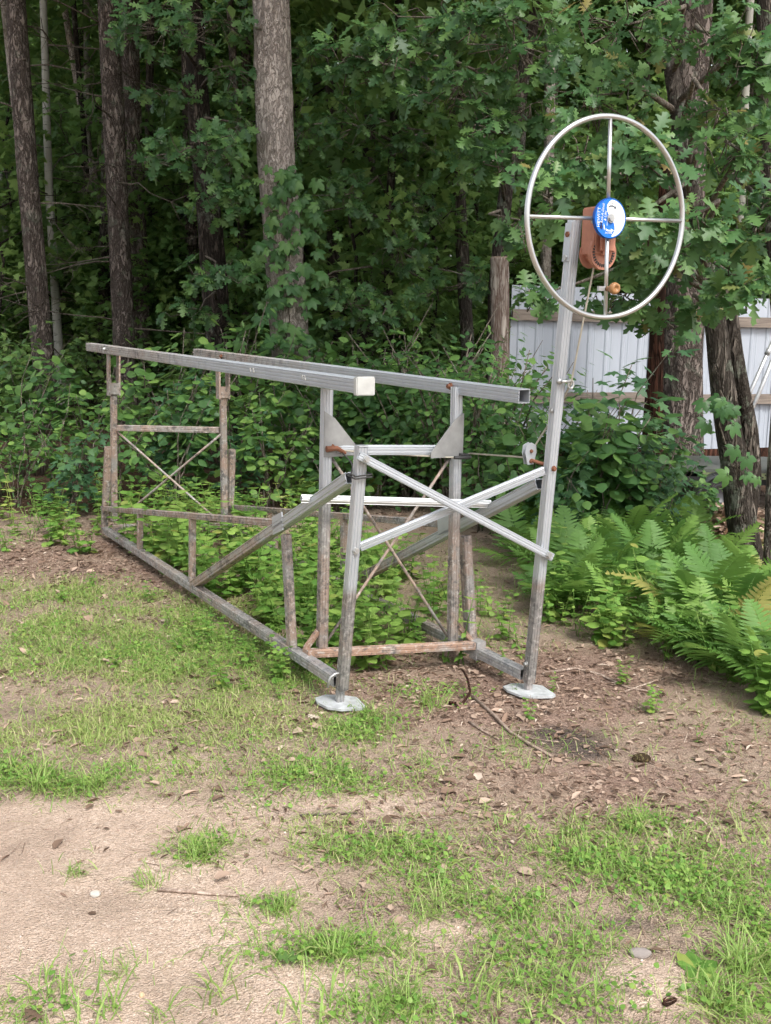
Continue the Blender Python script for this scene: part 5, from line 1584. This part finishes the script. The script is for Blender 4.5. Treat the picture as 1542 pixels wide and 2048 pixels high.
stick('twig', 'slim pale twig on the litter right of the tall post', [(1085, 1343), (1150, 1332), (1200, 1345), (1255, 1370), (1310, 1380)], .007, MAT['pale_twig'])
stick('twig', 'short pale twig crossing the litter at the right', [(1250, 1378), (1290, 1365), (1330, 1352)], .005, MAT['pale_twig'])
stick('twig', 'thin upright dead stem at the left edge of the clearing', [(62, 1075), (68, 1070, .09), (76, 1066, .17)], .007, MAT['pale_twig'], .0)
stick('twig', 'thin dark twig on the ground above the sandy patch', [(600, 1626), (650, 1626), (715, 1624)], .004, MAT['twig'])
stick('twig', 'forked brown twig left of the bare branch', [(938, 1438), (965, 1455), (998, 1472)], .006, MAT['pale_twig'], .006)
def rock(name, label, cat, pix, dims, mat, seed, rz=0):
    rf = np.random.default_rng(seed)
    bm = bmesh.new(); bmesh.ops.create_icosphere(bm, subdivisions=3, radius=1.0)
    for vv in bm.verts:
        n_ = 1 + .5 * (float(fbm(vv.co.x * 1.3 + seed, vv.co.y * 1.3, vv.co.z * 1.3, seed, 2)) - .5)
        vv.co = Vector((vv.co.x * dims[0] * n_, vv.co.y * dims[1] * n_, vv.co.z * dims[2] * n_ + dims[2] * .5))
    me_ = bpy.data.meshes.new(name); bm.to_mesh(me_); bm.free(); me_.materials.append(mat)
    o = link(name, me_); o.location = gpt(*pix); o.rotation_euler = (0, 0, rz)
    return tag(o, label, cat)
rock('bark_chunk', 'brown mossy lump of wood on the litter at the right', 'wood lump', (1283, 1512), (.034, .022, .018), bark_mat('mossy_wood', (.26, .19, .10), (.13, .12, .05), (.05, .03, .02), 60, 30), 3)
rock('pebble', 'white pebble on the bare sand', 'pebble', (190, 1780), (.016, .013, .010), plain('pale_stone', (.52, .47, .42), .8), 5)
rock('pebble', 'grey rounded stone beside the sand heap at the lower right', 'pebble', (1280, 1912), (.028, .02, .012), plain('grey_stone', (.30, .26, .24), .9), 6)
rock('wood_chip', 'reddish wood chip lying on the sand heap', 'wood chip', (1337, 2012), (.022, .012, .009), MAT['red_bark'], 7, .6)
rock('pebble', 'small yellowish round pebble low on the sand', 'pebble', (283, 1979), (.007, .007, .006), plain('yellow_stone', (.62, .45, .28), .6), 8)
ol = bulk('fallen_leaf', [(OAK, np.eye(3)[None], np.zeros((1, 3)), np.array([0.0]))], MAT['dead_leaf'])
dl = bulk('fallen_leaf', [(OAK2, np.eye(3)[None], np.zeros((1, 3)), np.array([0.0]))], MAT['oak_leaf'])
for me_, x, y, s, rz, lab in ((ol, 90, 2042, .07, 1.0, 'curled tan dead leaf at the bottom left corner'), (dl, 545, 1922, .075, -1.4, 'dark green fallen oak leaf on the sand'), (ol, 1122, 1599, .05, .4, 'pinkish orange dead leaf on the litter at the right'),
        (ol, 105, 1325, .08, 2.0, 'pale orange dead leaf in the olive grass'), (ol, 640, 1440, .07, .8, 'tan dead leaf by the left foot pad'), (ol, 1260, 1340, .10, 2.6, 'large pale brown oak leaf before the fern bank'), (ol, 1480, 1995, .04, 1.2, 'small brown dead leaf in the grass at the lower right')):
    o = link('fallen_leaf', me_); o.location = gpt(x, y) + Vector((0, 0, .02)); o.rotation_euler = (.15, .1, rz); o.scale = (s, s, s)
    tag(o, lab, 'leaf')
# broad rosette weed at the lower right
ro = thing('rosette_weed', 'broad-leaved rosette weed beside the sand heap at the lower right', 'weed', gpt(1395, 1938))
rf = np.random.default_rng(9)
rl = bulk('leaf', [(OVATE, np.eye(3)[None], np.zeros((1, 3)), np.array([.3]))], MAT['weed_leaf'])
for i in range(9):
    a = i * 6.28 / 9 + rf.normal() * .2
    place(link('leaf', rl, ro), frames(np.array([[math.cos(a), math.sin(a), .35]]), np.array([[0, -.1, 1.0]]), np.array([rf.uniform(.04, .07)]))[0], (0, 0, .004))

# ------------------------------------------------------------------ labels that single out the members of a row
ORD = 'first second third fourth fifth sixth seventh eighth ninth tenth eleventh twelfth thirteenth fourteenth fifteenth sixteenth seventeenth eighteenth nineteenth twentieth'.split()
def ordinals(group, kind_, where, rows):
    m_ = sorted([o for o in sc.objects if o.get('group') == group and o.parent is None], key=lambda o: o.location.y)
    n_ = len(m_); names = {1: [''], 2: ['front', 'back'], 3: ['front', 'middle', 'back']}[rows]
    for r_ in range(rows):
        row = sorted(m_[r_ * n_ // rows:(r_ + 1) * n_ // rows], key=lambda o: o.location.x / o.location.y)
        for i, o in enumerate(row):
            if i < 20:
                o['label'] = f"{ORD[i]} {kind_} from the left in the {names[r_] + ' row of the' if rows > 1 else 'row of the'} {where}".replace('  ', ' ')
ordinals(GF[1], 'fern', 'bank right of the lift', 3)
ordinals(GF2[1], 'small fern', 'shade behind the lift frame', 1)
ordinals(G1[1], 'shrub', 'thicket at the left', 3)
ordinals(G2[1], 'shrub', 'thicket behind the lift', 3)
ordinals(G3[1], 'shrub', 'thicket by the white fence', 2)
ordinals(G5[1], 'small-leaved bush', 'bushes by the log post', 1)
